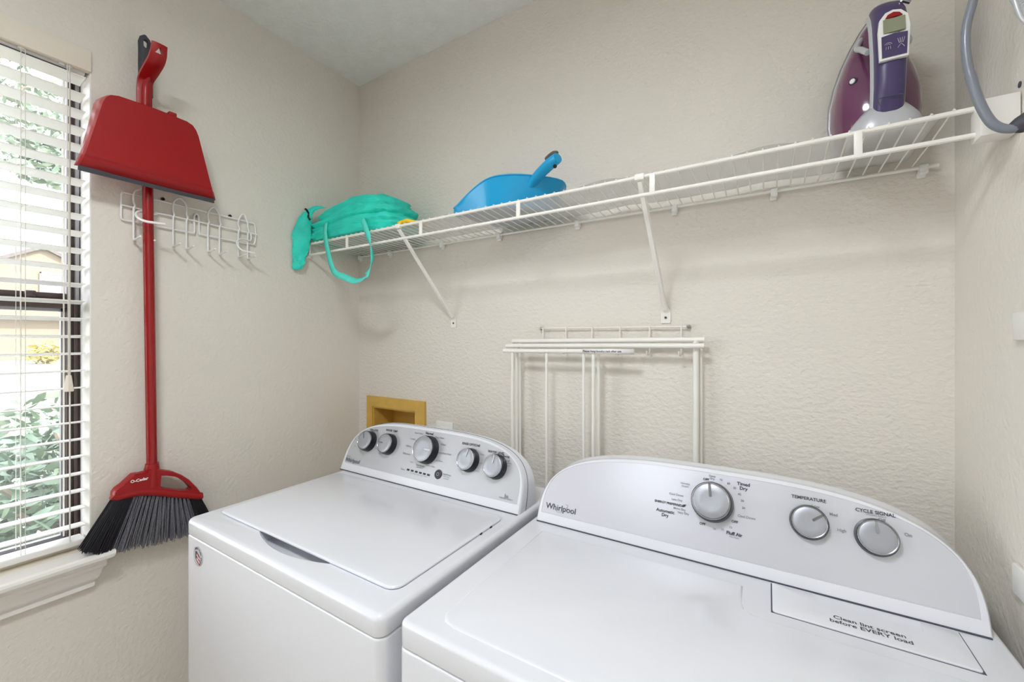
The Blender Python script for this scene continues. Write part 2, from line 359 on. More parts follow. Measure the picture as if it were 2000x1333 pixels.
# end blocks
bm = BM(); rbox(bm, .0005, .006, YR-.012, YR+.014, 1.656, 1.7165, .002, 2); rbox(bm, .004, .016, YR-.010, YR-.004, 1.658, 1.668, .001, 1); obj('end_bracket', bm, WHITEP, sh)
bm = BM(); rbox(bm, 1.7815, 1.8235, -.262, -.226, 1.655, 1.7115, .002, 2); obj('end_bracket', bm, TRIM, sh)
# clear liner
bm = BM(); nx, ny = 150, 10
lv = []
for i in range(nx+1):
    x = .05 + 1.70*i/nx; row = []
    for j in range(ny+1):
        t = j/ny; y = -.225 + .205*t
        hump = .026*math.exp(-((x-1.17)/.06)**2) + .024*math.exp(-((x-1.50)/.06)**2) + .013*math.exp(-((x-.685)/.02)**2)
        flat = 1/(1+math.exp((abs(x-1.68)-.10)*-60))
        hump *= math.sin(PI*min(.93, .12+t*.95))
        nz = noise.noise(V((x*9, y*9, 3)))
        row.append(bm.verts.new((x, y, 1.7146 + (hump + max(0, nz)*.003)*flat)))
    lv.append(row)
for i in range(nx):
    for j in range(ny): bm.faces.new((lv[i][j], lv[i+1][j], lv[i+1][j+1], lv[i][j+1]))
tag(obj('shelf_liner', bm, LINER, ang=80, solid=.0006), 'translucent plastic liner sheet lying along the white wire shelf', 'liner')

# ------------------------------------------------------------------ turquoise bag
bg_ = thing('laundry_bag', 'turquoise fabric bag folded flat at the left end of the wire shelf', 'bag', (.22, -.13, 1.718))
bm = BM(); rings = []
cx, cy, a, b = .222, -.130, .218, .116; NU = 120; NV = 44
for j in range(NV+1):
    v = j/NV; ph = v*PI/2*1.0
    ring = []
    for i in range(NU):
        th = 2*PI*i/NU; c_, s_ = math.cos(th), math.sin(th)
        e = 2/2.6; e = 2/(14 if c_ < 0 else 3.2); ux = abs(c_)**e*(1 if c_ >= 0 else -1); uy = abs(s_)**e*(1 if s_ >= 0 else -1)
        rr = math.cos(ph)**.42 if v < 1 else 0; zz = math.sin(ph)**1.0
        rr *= (.94+.06*min(1, v*6))
        lean = 1-.30*max(0, -ux*rr-.1)**1.0 - .40*max(0, ux*rr-.25)**1.3 - .10*max(0, -uy)
        Hh = .164*lean
        z = 1.7185 + Hh*zz
        fold = math.sin(z*150 + 2.2*noise.noise(V((ux*2.2, uy*2.2, 0))) + ux*1.4)
        d = .0062*fold*(1-abs(v-.45)*.9) + .0022*math.sin(z*420 + 5*noise.noise(V((ux*3, uy*3, 7))) - ux*2) + .006*noise.noise(V((ux*4+5, uy*5, z*40)))
        seam = -.011*math.exp(-((z-1.7165-.060-.010*ux)/.0045)**2) - .006*math.exp(-((z-1.7165-.085-.012*ux)/.003)**2)
        d = (d+seam)*(1 if rr > .15 else rr/.15)
        x = cx + (a*rr+d)*ux; y = cy + (b*rr+d)*uy
        ring.append(V((max(.004, x), min(-.010, y), max(1.7185, z + .4*d*zz))))
    rings.append(ring)
loft(bm, rings); obj('bag_body', bm, TURQ, bg_, ang=60)
# hanging end flap near left wall
bm = BM()
fl = [(V((.10, -.225, 1.835)), V((.06, -.232, 1.850))), (P('x', .075, 626, 408), P('x', .045, 606, 406)), (P('x', .050, 612, 416), P('x', .018, 586, 422)), (P('x', .040, 608, 440), P('x', .010, 572, 452)), (P('x', .036, 607, 470), P('x', .009, 571, 478)),
      (P('x', .028, 600, 497), P('x', .010, 571, 503)), (P('x', .026, 592, 520), P('x', .010, 571, 521)), (P('x', .022, 588, 527), P('x', .012, 573, 527))]
rings = []
A1 = smooth([f[0] for f in fl], 5); A2 = smooth([f[1] for f in fl], 5)
for i, (p, q) in enumerate(zip(A1, A2)):
    w_ = .007+.003*math.sin(i*.7)
    ring = []
    for k in range(12):
        aa = 2*PI*k/12; c = (p+q)/2 + (p-q)/2*math.cos(aa)*(1+.05*math.sin(i*.9+k)); ring.append(c + V((1, .2, 0))*math.sin(aa)*w_ + V((.003*math.sin(i*1.1+k*2), 0, 0)))
    rings.append([V((max(.003, r.x), r.y, r.z)) for r in ring])
loft(bm, rings); obj('end_flap', bm, TURQ, bg_, ang=70)
# carrying strap
bm = BM()
sp = [P('y', -.244, 636, 436), P('y', -.252, 635, 458), P('y', -.256, 640, 490), P('y', -.256, 652, 530), P('y', -.258, 672, 541), P('y', -.258, 694, 549), P('y', -.258, 714, 541), P('y', -.256, 726, 514), P('y', -.256, 727, 494), P('y', -.256, 722, 470), P('y', -.252, 714, 445), P('y', -.242, 708, 430)]
sp = smooth(sp, 6); n = len(sp); rings = []
for i, p in enumerate(sp):
    t = i/(n-1); tg = (sp[min(n-1, i+1)]-sp[max(0, i-1)]).normalized()
    side = tg.cross(V((0, -1, 0))).normalized()
    tw = .0 if t < .25 else (.75*math.sin((t-.25)/.65*PI) if t < .90 else 0)
    if .55 < t < .85: tw = 1.15*math.sin((t-.55)/.3*PI)
    sd_ = side*math.cos(tw) + V((0, -1, 0))*math.sin(tw)
    wd = .0115
    rings.append([p - sd_*wd, p, p + sd_*wd])
loft(bm, rings, closed=False); obj('carry_strap', bm, TURQL, bg_, ang=80, solid=.0016)
bm = BM(); tube(bm, smooth([P('x', .05, 598, 409), P('x', .04, 603, 418), P('x', .045, 602, 424), P('x', .05, 606, 430)], 4), .0035, 8); ball(bm, P('x', .03, 597, 409), .005, 1); obj('cord_toggle', bm, BLACK, bg_)
# yellow rubber gloves
gl = thing('rubber_glove', 'crumpled yellow rubber glove beside the turquoise bag on the shelf', 'glove', (.515, -.20, 1.715))
bm = BM()
tube(bm, smooth([(.478, -.222, 1.720), (.492, -.214, 1.727), (.508, -.210, 1.724), (.52, -.19, 1.721)], 4), [.004]+[.0075]*11+[.004], 10)
tube(bm, smooth([(.500, -.226, 1.722), (.516, -.219, 1.727), (.532, -.212, 1.723), (.545, -.19, 1.72)], 4), [.004]+[.007]*11+[.003], 10)
obj('glove_palm', bm, YEL, gl, ang=80)
for q in range(3):
    bm = BM(); y = -.205+q*.022; tube(bm, smooth([(.505+q*.008, y, 1.7205), (.53+q*.004, y-.006, 1.723), (.556, y-.003, 1.720)], 4), [.005]*8+[.003], 8); obj('glove_finger', bm, YEL, gl, ang=80)

# ------------------------------------------------------------------ blue hand dustpan on the shelf
bp_ = thing('hand_dustpan', 'bright blue hand dustpan lying on the wire shelf', 'dustpan', (.85, -.15, 1.716))
def rot(p, c, a): return V((c[0]+(p[0]-c[0])*math.cos(a)-(p[1]-c[1])*math.sin(a), c[1]+(p[0]-c[0])*math.sin(a)+(p[1]-c[1])*math.cos(a), p[2]))
Z0 = 1.7190
# floor outline (mouth left, rear wall right), then outward leaning walls
Fm, Fa, Fb, Fn = V((.700, -.205, Z0)), V((.835, -.205, Z0)), V((.968, -.095, Z0)), V((.890, -.020, Z0))
Fo = V((.745, -.030, Z0))
base = [Fm, V((.79, -.207, Z0)), Fa, V((.880, -.185, Z0)), V((.925, -.145, Z0)), Fb, V((.955, -.060, Z0)), Fn, Fo]
top = [V((.708, -.214, Z0+.016)), V((.785, -.219, Z0+.058)), V((.842, -.219, Z0+.078)), V((.895, -.200, Z0+.083)), V((.955, -.168, Z0+.078)), V((1.012, -.115, Z0+.070)), V((.985, -.045, Z0+.066)), V((.895, -.012, Z0+.060)), V((.745, -.016, Z0+.018))]
bm = BM(); bs = smooth(base, 4)[:]; tp = smooth(top, 4)[:]
R_ = loft(bm, [bs, [x.lerp(y, .5) for x, y in zip(bs, tp)], tp], closed=False)
fl_ = bm.faces.new(R_[0]); 
lip = [p + (p-V((.85, -.11, p.z))).normalized()*.004 + V((0, 0, .001)) for p in tp]
lv_ = [bm.verts.new(p) for p in lip]
for i in range(len(lip)-1): bm.faces.new((R_[2][i], R_[2][i+1], lv_[i+1], lv_[i]))
obj('pan', bm, BLUE, bp_, ang=40, solid=.0028)
bm = BM(); hp = smooth([P('y', -.155, 1034, 366), P('y', -.168, 1046, 349), P('y', -.184, 1061, 333), P('y', -.200, 1075, 320), P('y', -.210, 1086, 311), P('y', -.213, 1090, 308)], 5)
nh = len(hp); tube(bm, hp, [.010 + .0055*math.sin(PI*min(1, .12+.7*i/(nh-1))) - (.008 if i == nh-1 else 0) for i in range(nh)], 18, ell=(1.05, .9)); hd = obj('pan_handle', bm, BLUE, bp_, ang=60)
bm = BM(); tube(bm, smooth([P('y', -.186, 1066, 313), P('y', -.192, 1074, 305), P('y', -.200, 1082, 300), P('y', -.205, 1088, 300)], 4), [.003]+[.0065]*11+[.004], 12); obj('grip_insert', bm, BLUEI, hd, ang=60)
bm = BM(); lathe(bm, [(.005, 0), (.005, .002), (.0008, .0022)], P('y', -.2275, 1084, 325), (.25, -.85, -.35), 16); obj('hang_hole', bm, BLACK, hd)
# ------------------------------------------------------------------ steam iron
ir = thing('steam_iron', 'purple steam iron standing on its heel at the right of the shelf', 'iron', (1.683, -.128, 1.7165))
IO = V((1.6890, -.118, 1.7190)); fi = math.radians(4)
IW = V((math.cos(fi), math.sin(fi), 0)); IN = V((math.sin(fi), -math.cos(fi), 0)); IZ = V((0, 0, 1))
def I(w_, n_, h): return IO + IW*w_ + IN*n_ + IZ*h*.975
def interp(tab, x):
    for (a0, b0), (a1, b1) in zip(tab, tab[1:]):
        if x <= a1: t = (x-a0)/(a1-a0); t = t*t*(3-2*t) if False else t; return b0+(b1-b0)*t
    return tab[-1][1]
WT = [(0, .056), (.03, .063), (.07, .067), (.11, .066), (.15, .059), (.19, .047), (.225, .033), (.255, .018), (.272, .007), (.28, .001)]
DT = [(0, .064), (.06, .074), (.12, .070), (.17, .052), (.22, .032), (.26, .016), (.28, .002)]
hs = [.0, .012, .03, .05, .07, .09, .11, .13, .15, .17, .19, .21, .225, .24, .255, .265, .272, .279]
bm = BM(); rings = []
for h in hs:
    w_ = interp(WT, h)*1.04; d_ = interp(DT, h); ring = []
    for k in range(25):
        th = PI*k/24; ring.append(I(w_*math.cos(th)*(1-.06*math.sin(th)), -.040 + d_*math.sin(th)**.75, h))
    rings.append(ring)
loft(bm, rings); shell = obj('water_tank', bm, PURP, ir, ang=60)
bm = BM(); rings = []
for n0, s_ in ((-.060, .985), (-.058, 1.035), (-.052, 1.05), (-.046, 1.04)):
    pts = []
    for h in hs: pts.append(I(interp(WT, h)*s_+.002, n0, .004+h*1.015))
    for h in hs[::-1]: pts.append(I(-interp(WT, h)*s_-.002, n0, .004+h*1.015))
    rings.append(pts)
loft(bm, rings); obj('sole_plate', bm, CHROME, ir, ang=50)
bm = BM(); rings = []
for n0, s_ in ((-.0458, 1.03), (-.040, 1.035), (-.036, 1.01)):
    pts = []
    for h in hs: pts.append(I(interp(WT, h)*s_+.001, n0, .004+h*1.0))
    for h in hs[::-1]: pts.append(I(-interp(WT, h)*s_-.001, n0, .004+h*1.0))
    rings.append(pts)
loft(bm, rings); obj('skirt', bm, SILV, ir, ang=50)
# heel
bm = BM(); rings = []
for h, sw, d in ((0, .050, .074), (.006, .054, .076), (.02, .054, .076), (.034, .050, .074), (.046, .042, .070), (.056, .034, .066), (.061, .028, .058)):
    rings.append([I(sw*math.copysign(abs(math.cos(t))**.7, math.cos(t)), .000 + (d-.045)*.5 + (d+.03)*.5*math.copysign(abs(math.sin(t))**.7, math.sin(t)), h) for t in [2*PI*k/32 for k in range(32)]])
loft(bm, rings); hl = obj('heel', bm, SILV, ir, ang=50)
bm = BM(); tube(bm, smooth([I(-.018, .079, .046), I(-.018, .076, .060), I(.012, .077, .060), I(.014, .079, .05), I(.014, .080, .046)], 4), .0008, 5); obj('catch', bm, SEAM, hl)
# handle
HT = [(.035, .052, .024, .016), (.06, .058, .0245, .018), (.09, .062, .0245, .019), (.12, .064, .025, .019), (.15, .066, .026, .019), (.18, .066, .0275, .020), (.205, .062, .0275, .021), (.225, .054, .027, .022), (.243, .040, .026, .024), (.256, .024, .022, .022), (.266, .008, .014, .014), (.270, .002, .004, .004)]
bm = BM(); rings = []
for h, n0, a_, b_ in HT: rings.append([I(a_*.88*math.copysign(abs(math.cos(t))**.8, math.cos(t)), n0-.004+b_*math.copysign(abs(math.sin(t))**.8, math.sin(t)), h) for t in [2*PI*k/28 for k in range(28)]])
loft(bm, rings); hn = obj('handle', bm, VIOL, ir, ang=50)
bm = BM(); rings = []
for h, n0, a_, b_ in HT: rings.append([I((a_*.88+.0035)*math.cos(t), n0-.012+b_*.75*math.sin(t), h*.985+.002) for t in [2*PI*k/28 for k in range(28)]])
loft(bm, rings)
for sg in (-1, 1): tube(bm, smooth([I(sg*.028, .050, .165), I(sg*.034, .030, .185), I(sg*.034, .002, .205), I(sg*.022, -.025, .235)], 5), .0052, 10)
obj('handle_trim', bm, SILV, hn, ang=60)
# control display
def Fp(w_, h, lift=0): return I(w_*.9, .0835+lift-.0055*max(0, (h-.172)/.03)**2*.6 - .02*max(0, .15-h), h)
def plate(bm, pts, lift, th=.0015):
    loft(bm, [[Fp(x, h, lift-.006) for x, h in pts], [Fp(x, h, lift) for x, h in pts], [Fp(x*.97, h, lift+th*.3) for x, h in pts]])
bm = BM(); plate(bm, [(-.0215, .124), (.0215, .124), (.0240, .178), (.0215, .200), (.012, .213), (0, .2165), (-.012, .213), (-.0215, .200), (-.0240, .178)], .001); ds = obj('display_bezel', bm, WHITEP, hn, ang=30)
bm = BM(); plate(bm, [(-.0165, .172), (.0165, .172), (.0165, .198), (-.0165, .198)], .0022); obj('display_screen', bm, LCD, ds)
bm = BM(); plate(bm, [(-.0185, .128), (.0185, .128), (.0195, .1665), (0, .1685), (-.0195, .1665)], .0022); obj('button_pad', bm, VIOL, ds)
bm = BM(); plate(bm, [(-.013, .2005), (.013, .2005), (.009, .207), (0, .2105), (-.009, .207)], .0022); obj('indicator_lens', bm, RED, ds)
bm = BM()
for r_ in (.0035, .006): tube(bm, [Fp(-.0095+r_*math.cos(t), .147+r_*math.sin(t), .0036) for t in [PI*.15+PI*.7*k/8 for k in range(9)]], .0004, 4)
for q in (-.003, 0, .003): tube(bm, [Fp(-.0095+q, .1465, .0036), Fp(-.0095+q*1.2, .141, .0036)], .0004, 4)
for q in (-.004, -.0013, .0013, .004): tube(bm, [Fp(.0095+q*.7, .148, .0036), Fp(.0095+q*1.3, .157, .0036)], .0004, 4)
tube(bm, smooth([Fp(.0045, .140, .0036), Fp(.0095, .146, .0036), Fp(.0145, .140, .0036)], 4), .0004, 4)
obj('button_icons', bm, SILV, ds)
bm = BM(); lathe(bm, [(.0065, -.003), (.0068, .0015), (.0055, .0018)], I(-.0420, .0120, .135), IN*.75-IW*.62, 18); rg = obj('steam_button_ring', bm, BLACK, ir)
bm = BM(); lathe(bm, [(.0048, 0), (.0048, .003), (.004, .0038), (.0005, .004)], I(-.0420, .0120, .135), IN*.75-IW*.62, 18, ); obj('steam_button', bm, WHITEP, rg)
bm = BM(); tube(bm, [I(.016, .06, .238), I(.021, .066, .243), I(.030, .070, .252)], [.003, .003, .0012], 8); tube(bm, [I(.018, .062, .238), I(.028, .060, .232)], .003, 8); obj('spray_lever', bm, CHROME, hn)

# ------------------------------------------------------------------ grey cord looping at the right, hanging on wall hook
ck = thing('power_cord', 'thick grey cord looping down in front of the right shelf end', 'cord', (1.80, -.34, 1.95))
def q(px, py, y=-.335): return P('y', y, px, py)
bm = BM(); cp = smooth([V((1.812, -.325, 2.02)), V((1.795, -.33, 1.97)), V((1.775, -.335, 1.905)), q(1912, -60), q(1901, 0), q(1889, 45), q(1886, 85), q(1890, 125), q(1898, 157), q(1908, 188), q(1921, 217), q(1936, 239), q(1952, 249), q(1970, 252), q(1990, 250), q(2010, 246)], 6)
tube(bm, cp, [.0052 if i < 46 else .0058 for i in range(len(cp))], 12); obj('cord', bm, CORDG, ck, ang=70)
bm = BM(); e0 = q(1972, 252); e1 = q(2040, 226)
tube(bm, [e0, e0.lerp(e1, .25), e0.lerp(e1, .6), e1], [.006, .011, .015, .014], 12, ell=(.7, 1)); obj('plug', bm, RUBBER, ck, ang=50)
bm = BM(); tube(bm, smooth([V((1.8245, -.325, 2.03)), V((1.812, -.325, 2.012)), V((1.80, -.325, 2.016)), V((1.798, -.325, 2.03))], 4), .003, 8); tag(obj('wall_hook', bm, STEEL), 'small steel hook on the right wall holding the grey cord', 'hook')
bm = BM(); pts = []
for i in range(160):
    t = i/159; c = P('y', -.345, 1968+62*t, -40+95*t*(1 if t < 2 else 1)); aa = i*.9; pts.append(c + V((math.cos(aa), 0, math.sin(aa)))*.007)
tube(bm, pts, .0020, 6)
tube(bm, smooth([P('y', -.35, 1976, -20), P('y', -.35, 1990, 25), P('y', -.35, 2005, 45), P('y', -.35, 2030, 62)], 5), .0025, 8)
obj('coiled_sleeve', bm, SILV, ck, ang=70)

# ------------------------------------------------------------------ wire hook rack on the left wall
rk = thing('hook_rack', 'white wire hook rack screwed to the wall left of the shelf', 'rack', (.01, -.6, 1.70))
def hp_(cx_, cy_, x=.008): return P('x', x, 230+cx_/6.897, 350+cy_/6.897)
r_ = .0025
bm = BM()
tube(bm, smooth([hp_(75, 178), hp_(50, 200), hp_(48, 240), hp_(46, 500), hp_(60, 535), hp_(95, 552), hp_(340, 595), hp_(980, 722), hp_(1018, 722), hp_(1034, 700), hp_(1030, 560), hp_(1036, 490), hp_(1056, 470), hp_(1082, 490), hp_(1094, 560), hp_(1095, 680), hp_(1112, 735), hp_(1150, 752), hp_(1790, 876), hp_(1835, 872), hp_(1850, 840), hp_(1858, 740), hp_(1850, 640), hp_(1835, 600), hp_(1800, 592), hp_(1540, 525), hp_(560, 290), hp_(90, 180)], 4, True), r_, 8, True)
obj('wire_frame', bm, WIREG, rk, ang=70)
bm = BM(); tube(bm, [hp_(45, 345, .009), hp_(520, 455, .009), hp_(1070, 570, .009), hp_(1875, 748, .009)], r_, 8); obj('middle_wire', bm, WIREG, rk, ang=70)
for xs, x1, yt, yb, ym in ((215, 435, 130, 815, 365), (745, 925, 255, 905, 490), (1215, 1370, 380, 975, 585), (1625, 1750, 475, 1045, 680)):
    dy = (x1-xs)*.19
    def f(a, b_, x=.013): return hp_(a, b_, x)
    bm = BM(); LB = f(xs, yb); RB = f(x1, yb+dy)
    pts = [LB + V((.050, 0, .002)), LB + V((.004, 0, -.001)), f(xs, yb-25), f(xs, ym+60), f(xs+12, ym+10), f(xs+16, ym-10), f(xs, ym-60), f(xs, yt+95), f(xs+22, yt+35), f((xs+x1)/2-12, yt+4), f((xs+x1)/2+18, yt+10), f(x1-25, yt+55), f(x1, yt+120), f(x1, ym-60+dy), f(x1+15, ym-10+dy), f(x1+12, ym+15+dy), f(x1, ym+60+dy), f(x1, yb-25+dy), RB + V((.004, 0, -.001)), RB + V((.050 if xs > 300 else .034, 0, .002))]
    tube(bm, smooth(pts, 4), r_*1.05, 8); hk = obj('hook', bm, WIREG, rk, ang=70)
    bm = BM()
    bm.free()
    for e in (pts[0], pts[-1]): bm = BM(); ball(bm, e, .0032, 1); obj('hook_tip', bm, WHITEP, hk)
bm = BM(); g0 = hp_(520, 470, .010)
tube(bm, smooth([g0, hp_(480, 470, .018), hp_(360, 440, .022), hp_(275, 440, .030), hp_(248, 478, .040), hp_(275, 520, .055), hp_(360, 565, .075), hp_(500, 590, .085), hp_(640, 608, .090)], 5), .0034, 10); obj('broom_hook', bm, WHITEP, rk, ang=70)
bm = BM(); tube(bm, smooth([hp_(1792, 735, .010), hp_(1798, 800, .012), hp_(1780, 828, .016), hp_(1700, 812, .022), hp_(1640, 812, .030), hp_(1604, 850, .038), hp_(1625, 915, .048), hp_(1690, 965, .058), hp_(1780, 985, .064), hp_(1850, 1000, .068)], 5), .0026, 10); obj('broom_hook', bm, WHITEP, rk, ang=70)
for cx_, cy_ in ((600, 272), (1505, 500), (1062, 505)):
    bm = BM(); c = hp_(cx_, cy_, .0005); lathe(bm, [(.0045, 0), (.0045, .006), (.002, .0085)], c, (1, 0, 0), 14); obj('screw', bm, BLACK if cx_ != 1062 else STEEL, rk)

# ------------------------------------------------------------------ broom
br = thing('broom', 'angled red broom with black and grey bristles hanging on the left wall', 'broom', (.035, -.72, .81))
XB = .036
b0, b1 = P('x', XB, 297, 925), P('x', XB, 284.5, 110); bt = P('x', XB, 283, 69)
bm = BM(); tube(bm, [b0, b0.lerp(b1, .5), b1], .0122, 20); obj('pole', bm, REDH, br, ang=60)
d = (bt-b1).normalized(); e_ = b1 + V((0, 0, -.02)); bm = BM(); rings = []
ax = (b1-b0).normalized(); gb = bt - ax*.17
for t_, ry, rx in ((0, .0135, .0135), (.02, .0155, .0155), (.5, .0155, .0150), (.72, .0150, .012), (.86, .0155, .008), (.95, .0115, .006), (1, .003, .003)):
    c = gb + ax*.17*t_; rings.append([c + V((rx*math.cos(a), ry*math.sin(a), 0)) for a in [2*PI*k/24 for k in range(24)]])
loft(bm, rings); gp = obj('grip', bm, RUBBER, br, ang=60)
cb = BM(); c = gb + ax*.17*.845; pts = rrect(-.0055, .0055, -.013, .013, .0054, 6); loft(cb, [[c+V((x, a, b)) for a, b in pts] for x in (-.03, .03)]); cut(gp, [cb])
# red head
def hpt(px, py, x=XB): return P('x', x, px, py)
outl = [(218, 970), (219, 962), (225, 954), (236, 946), (247, 936), (258, 926), (268, 924), (270, 924.6), (284, 921), (284, 917), (292, 915.5), (303, 915), (318, 918), (334, 920), (350, 926), (366, 936), (380, 950), (389, 962), (392, 970), (385, 971), (365, 969), (340, 967), (310, 964), (285, 963), (262, 965), (240, 970), (228, 973)]
hole = [(311, 928), (322, 928), (338, 930), (352, 936), (364, 945), (371, 953), (366, 957), (345, 957), (325, 954), (309, 951)]
def flat(px, py): p = hpt(px, py); return (p.y, p.z)
bm = BM(); o2 = [flat(*p) for p in outl]; i2 = inset2(o2, .002)
loft(bm, [[V((XB-.015, y, z)) for y, z in i2], [V((XB-.013, y, z)) for y, z in o2], [V((XB+.013, y, z)) for y, z in o2], [V((XB+.016, y, z)) for y, z in i2]])
hd = obj('head', bm, RED, br, ang=40)
cb = BM(); h2 = [flat(*p) for p in hole]; loft(cb, [[V((x, y, z)) for y, z in h2] for x in (XB-.04, XB+.04)]); cut(hd, [cb])
bm = BM(); lo = [flat(*p) for p in outl[18:]+[outl[0]]]; lowc = smooth([V((XB+.008, y, z+.004)) for y, z in lo], 3); tube(bm, lowc, .0105, 12); obj('head_rim', bm, RED, hd, ang=70)
bm = BM(); s0 = hpt(297, 950); s1 = hpt(297, 905); tube(bm, [s0, s0.lerp(s1, .8), s1], [.018, .0165, .0150], 20); obj('socket', bm, RED, hd, ang=60)
bm = BM(); a = hpt(258, 939, XB+.016); b = hpt(286, 937.5, XB+.016); lettering(bm, 'O-Cedar', (b-a).length*.33, (a+b)/2, V((0, 1, 0)), V((0, 0, 1)), bold=.0004, lift=.0008); obj('logo', bm, WHITEP, hd)
# bristles: fan of fine strands
def bristles(name, top_l, top_r, bot_l, bot_r, m, n, lab, rows=4, seed=1):
    rnd = random.Random(seed); bm = BM()
    for i in range(n):
        for rw in range(rows):
            s = (i+rnd.random())/n; x0 = XB + (rw-(rows-1)/2)*.0062; x1 = XB + (rw-(rows-1)/2)*.0095 + rnd.uniform(-.002, .002)
            tp_ = hpt(top_l[0]+(top_r[0]-top_l[0])*s, top_l[1]+(top_r[1]-top_l[1])*s - 4*math.sin(PI*s)*0)
            bt_ = hpt(bot_l[0]+(bot_r[0]-bot_l[0])*s, bot_l[1]+(bot_r[1]-bot_l[1])*s)
            tp_.x = x0; bt_.x = x1; bt_ += (bt_-tp_).normalized()*rnd.uniform(-.006, .001)+V((0, rnd.uniform(-.0015, .0015), 0)); md = tp_.lerp(bt_, .5)+V((0, rnd.uniform(-.001, .001), 0))
            tube(bm, [tp_, md, bt_], [.0011, .0011, .0009], 4)
    obj(name, bm, m, br, label=lab)
bristles('bristles', (224, 971), (259, 964), (156, 1078), (209, 1082), BRB, 48, 'black bristles on the left side', 5, 1)
for k in range(13):     # grey bristles grow in separate tufts
    pass
rnd = random.Random(5); bm = BM()
for k in range(15):
    for i in range(26):
        s = (k + .12 + .62*rnd.random())/15; sb = (k + rnd.random())/15; rw = rnd.uniform(-1, 1)
        tp_ = hpt(260+108*s, 963+5*s-0*math.sin(PI*s)); bt_ = hpt(211+178*sb, 1081-42*sb + 3*math.sin(PI*sb)); tp_.x = XB+.010*rw; bt_.x = XB+.018*rw
        bt_ += (bt_-tp_).normalized()*rnd.uniform(-.008, .003); md = tp_.lerp(bt_, .5)
        tube(bm, [tp_, md, bt_], [.0010, .0010, .0008], 4)
obj('bristles', bm, BRG, br, label='grey bristles in the middle')
bristles('bristles', (368, 968), (388, 970), (388, 1038), (412, 1016), BRB, 30, 'black bristles on the right side', 5, 3)

# ------------------------------------------------------------------ red upright dustpan hooked on the broom
dp = thing('dustpan', 'large red dustpan with black rubber lip clipped onto the broom pole', 'dustpan', (.08, -.735, 1.77))
def XF(z): return (.097 if z > 1.79 else .097-(1.79-z)*.45) - .0028*math.exp(-((z-1.7915)/.0022)**2)
ol = [(-.8745, 1.766), (-.8683, 1.787), (-.8668, 1.7915), (-.8655, 1.796), (-.851, 1.86), (-.8345, 1.935), (-.829, 1.950), (-.820, 1.9605), (-.805, 1.9655), (-.77, 1.967), (-.735, 1.968), (-.695, 1.967), (-.66, 1.9655), (-.646, 1.9605), (-.638, 1.950), (-.632, 1.935), (-.614, 1.86), (-.5985, 1.796), (-.5970, 1.7915), (-.5955, 1.787), (-.589, 1.766)]
bm = BM(); front = [V((XF(z), y, z)) for y, z in ol]
cen = V((0, -.733, 1.80))
def out_(y, z, k): return y + (-k if y < -.733 else k)*min(1, abs(y+.733)/.08), z + k*(1 if z > 1.93 else 0)*.6
mid = []; back = []
for y, z in ol:
    t = (z-1.766)/.2; y1, z1 = out_(y, z, .003); mid.append(V((XF(z)-.004-.010*t, y1, z1)))
    y2, z2 = out_(y, z, .007); back.append(V((XF(z)-.006-.042*t, y2, z2)))
inn = [V((XF(z)+.0015, y*.985-.733*.015, z-(.004 if z > 1.93 else 0))) for y, z in ol]
Rr = loft(bm, [back, mid, front], closed=False)
f_rows = []
nr = 24
# front plate as rows between left and right outlines
Lft = ol[:11]; Rgt = ol[::-1][:11]
rows = []
for (yl, zl), (yr, zr) in zip(Lft, Rgt):
    rows.append([V((XF(zl)+.0035*math.sin(PI*k/10)*(1 if zl > 1.8 else .5), yl+(yr-yl)*k/10, zl)) for k in range(11)])
vr = [[bm.verts.new(p) for p in r] for r in rows[:-1]]
for a, b in zip(vr, vr[1:]):
    for k in range(10): bm.faces.new((a[k], a[k+1], b[k+1], b[k]))
bmesh.ops.remove_doubles(bm, verts=bm.verts, dist=.0004)
obj('pan', bm, RED, dp, ang=28, solid=.0022)
bm = BM(); y0_, y1_ = -.8765, -.587
loft(bm, [[V((x, y, z)) for x, z in ((.0845, 1.767), (.0885, 1.767), (.0865, 1.7555), (.0835, 1.7555))] for y in (y0_, y1_)]); obj('rubber_lip', bm, RUBBER, dp)
bm = BM(); rbox(bm, .062, .095, -.700, -.682, 1.966, 1.979, .002, 2); obj('stop_tab', bm, RED, dp)
# handle
yc = -.7455
hpath = []
for px_, py_, w_ in ((282, 208, .0160), (282, 190, .0160), (282.5, 172, .0160), (285, 155, .0163), (294, 139, .0175), (304, 122, .0175), (309, 108, .0170), (311, 96, .0160), (312, 86, .0155)):
    p_ = P('y', yc, px_, py_); hpath.append((p_.x, p_.z, w_))
HOLE = P('y', yc, 311, 101)
hs3 = smooth([V((x, w_, z)) for x, z, w_ in hpath], 4)
bm = BM(); rings = []
for i, p in enumerate(hs3):
    a0 = hs3[max(0, i-1)]; a1 = hs3[min(len(hs3)-1, i+1)]; tg = V((a1.x-a0.x, 0, a1.z-a0.z)).normalized(); nn = V((tg.z, 0, -tg.x)); hw = p.y
    cc = V((p.x, yc, p.z)); th = .0055
    rings.append([cc + V((0, yy, 0)) + nn*tt for yy, tt in ((-hw, -th), (-hw, th*.5), (-hw*.55, th), (0, th*1.15), (hw*.55, th), (hw, th*.5), (hw, -th), (hw*.7, -th), (0, -th*.3), (-hw*.7, -th))])
loft(bm, rings); hdl = obj('pan_handle', bm, RED, dp, ang=50)
cb = BM(); loft(cb, [[V((HOLE.x+k_, yc+dy, HOLE.z+dz+k_*.0)) for dy, dz in ((-.0085, -.006), (.0085, -.006), (0, .009))] for k_ in (-.03, .03)]); cut(hdl, [cb])
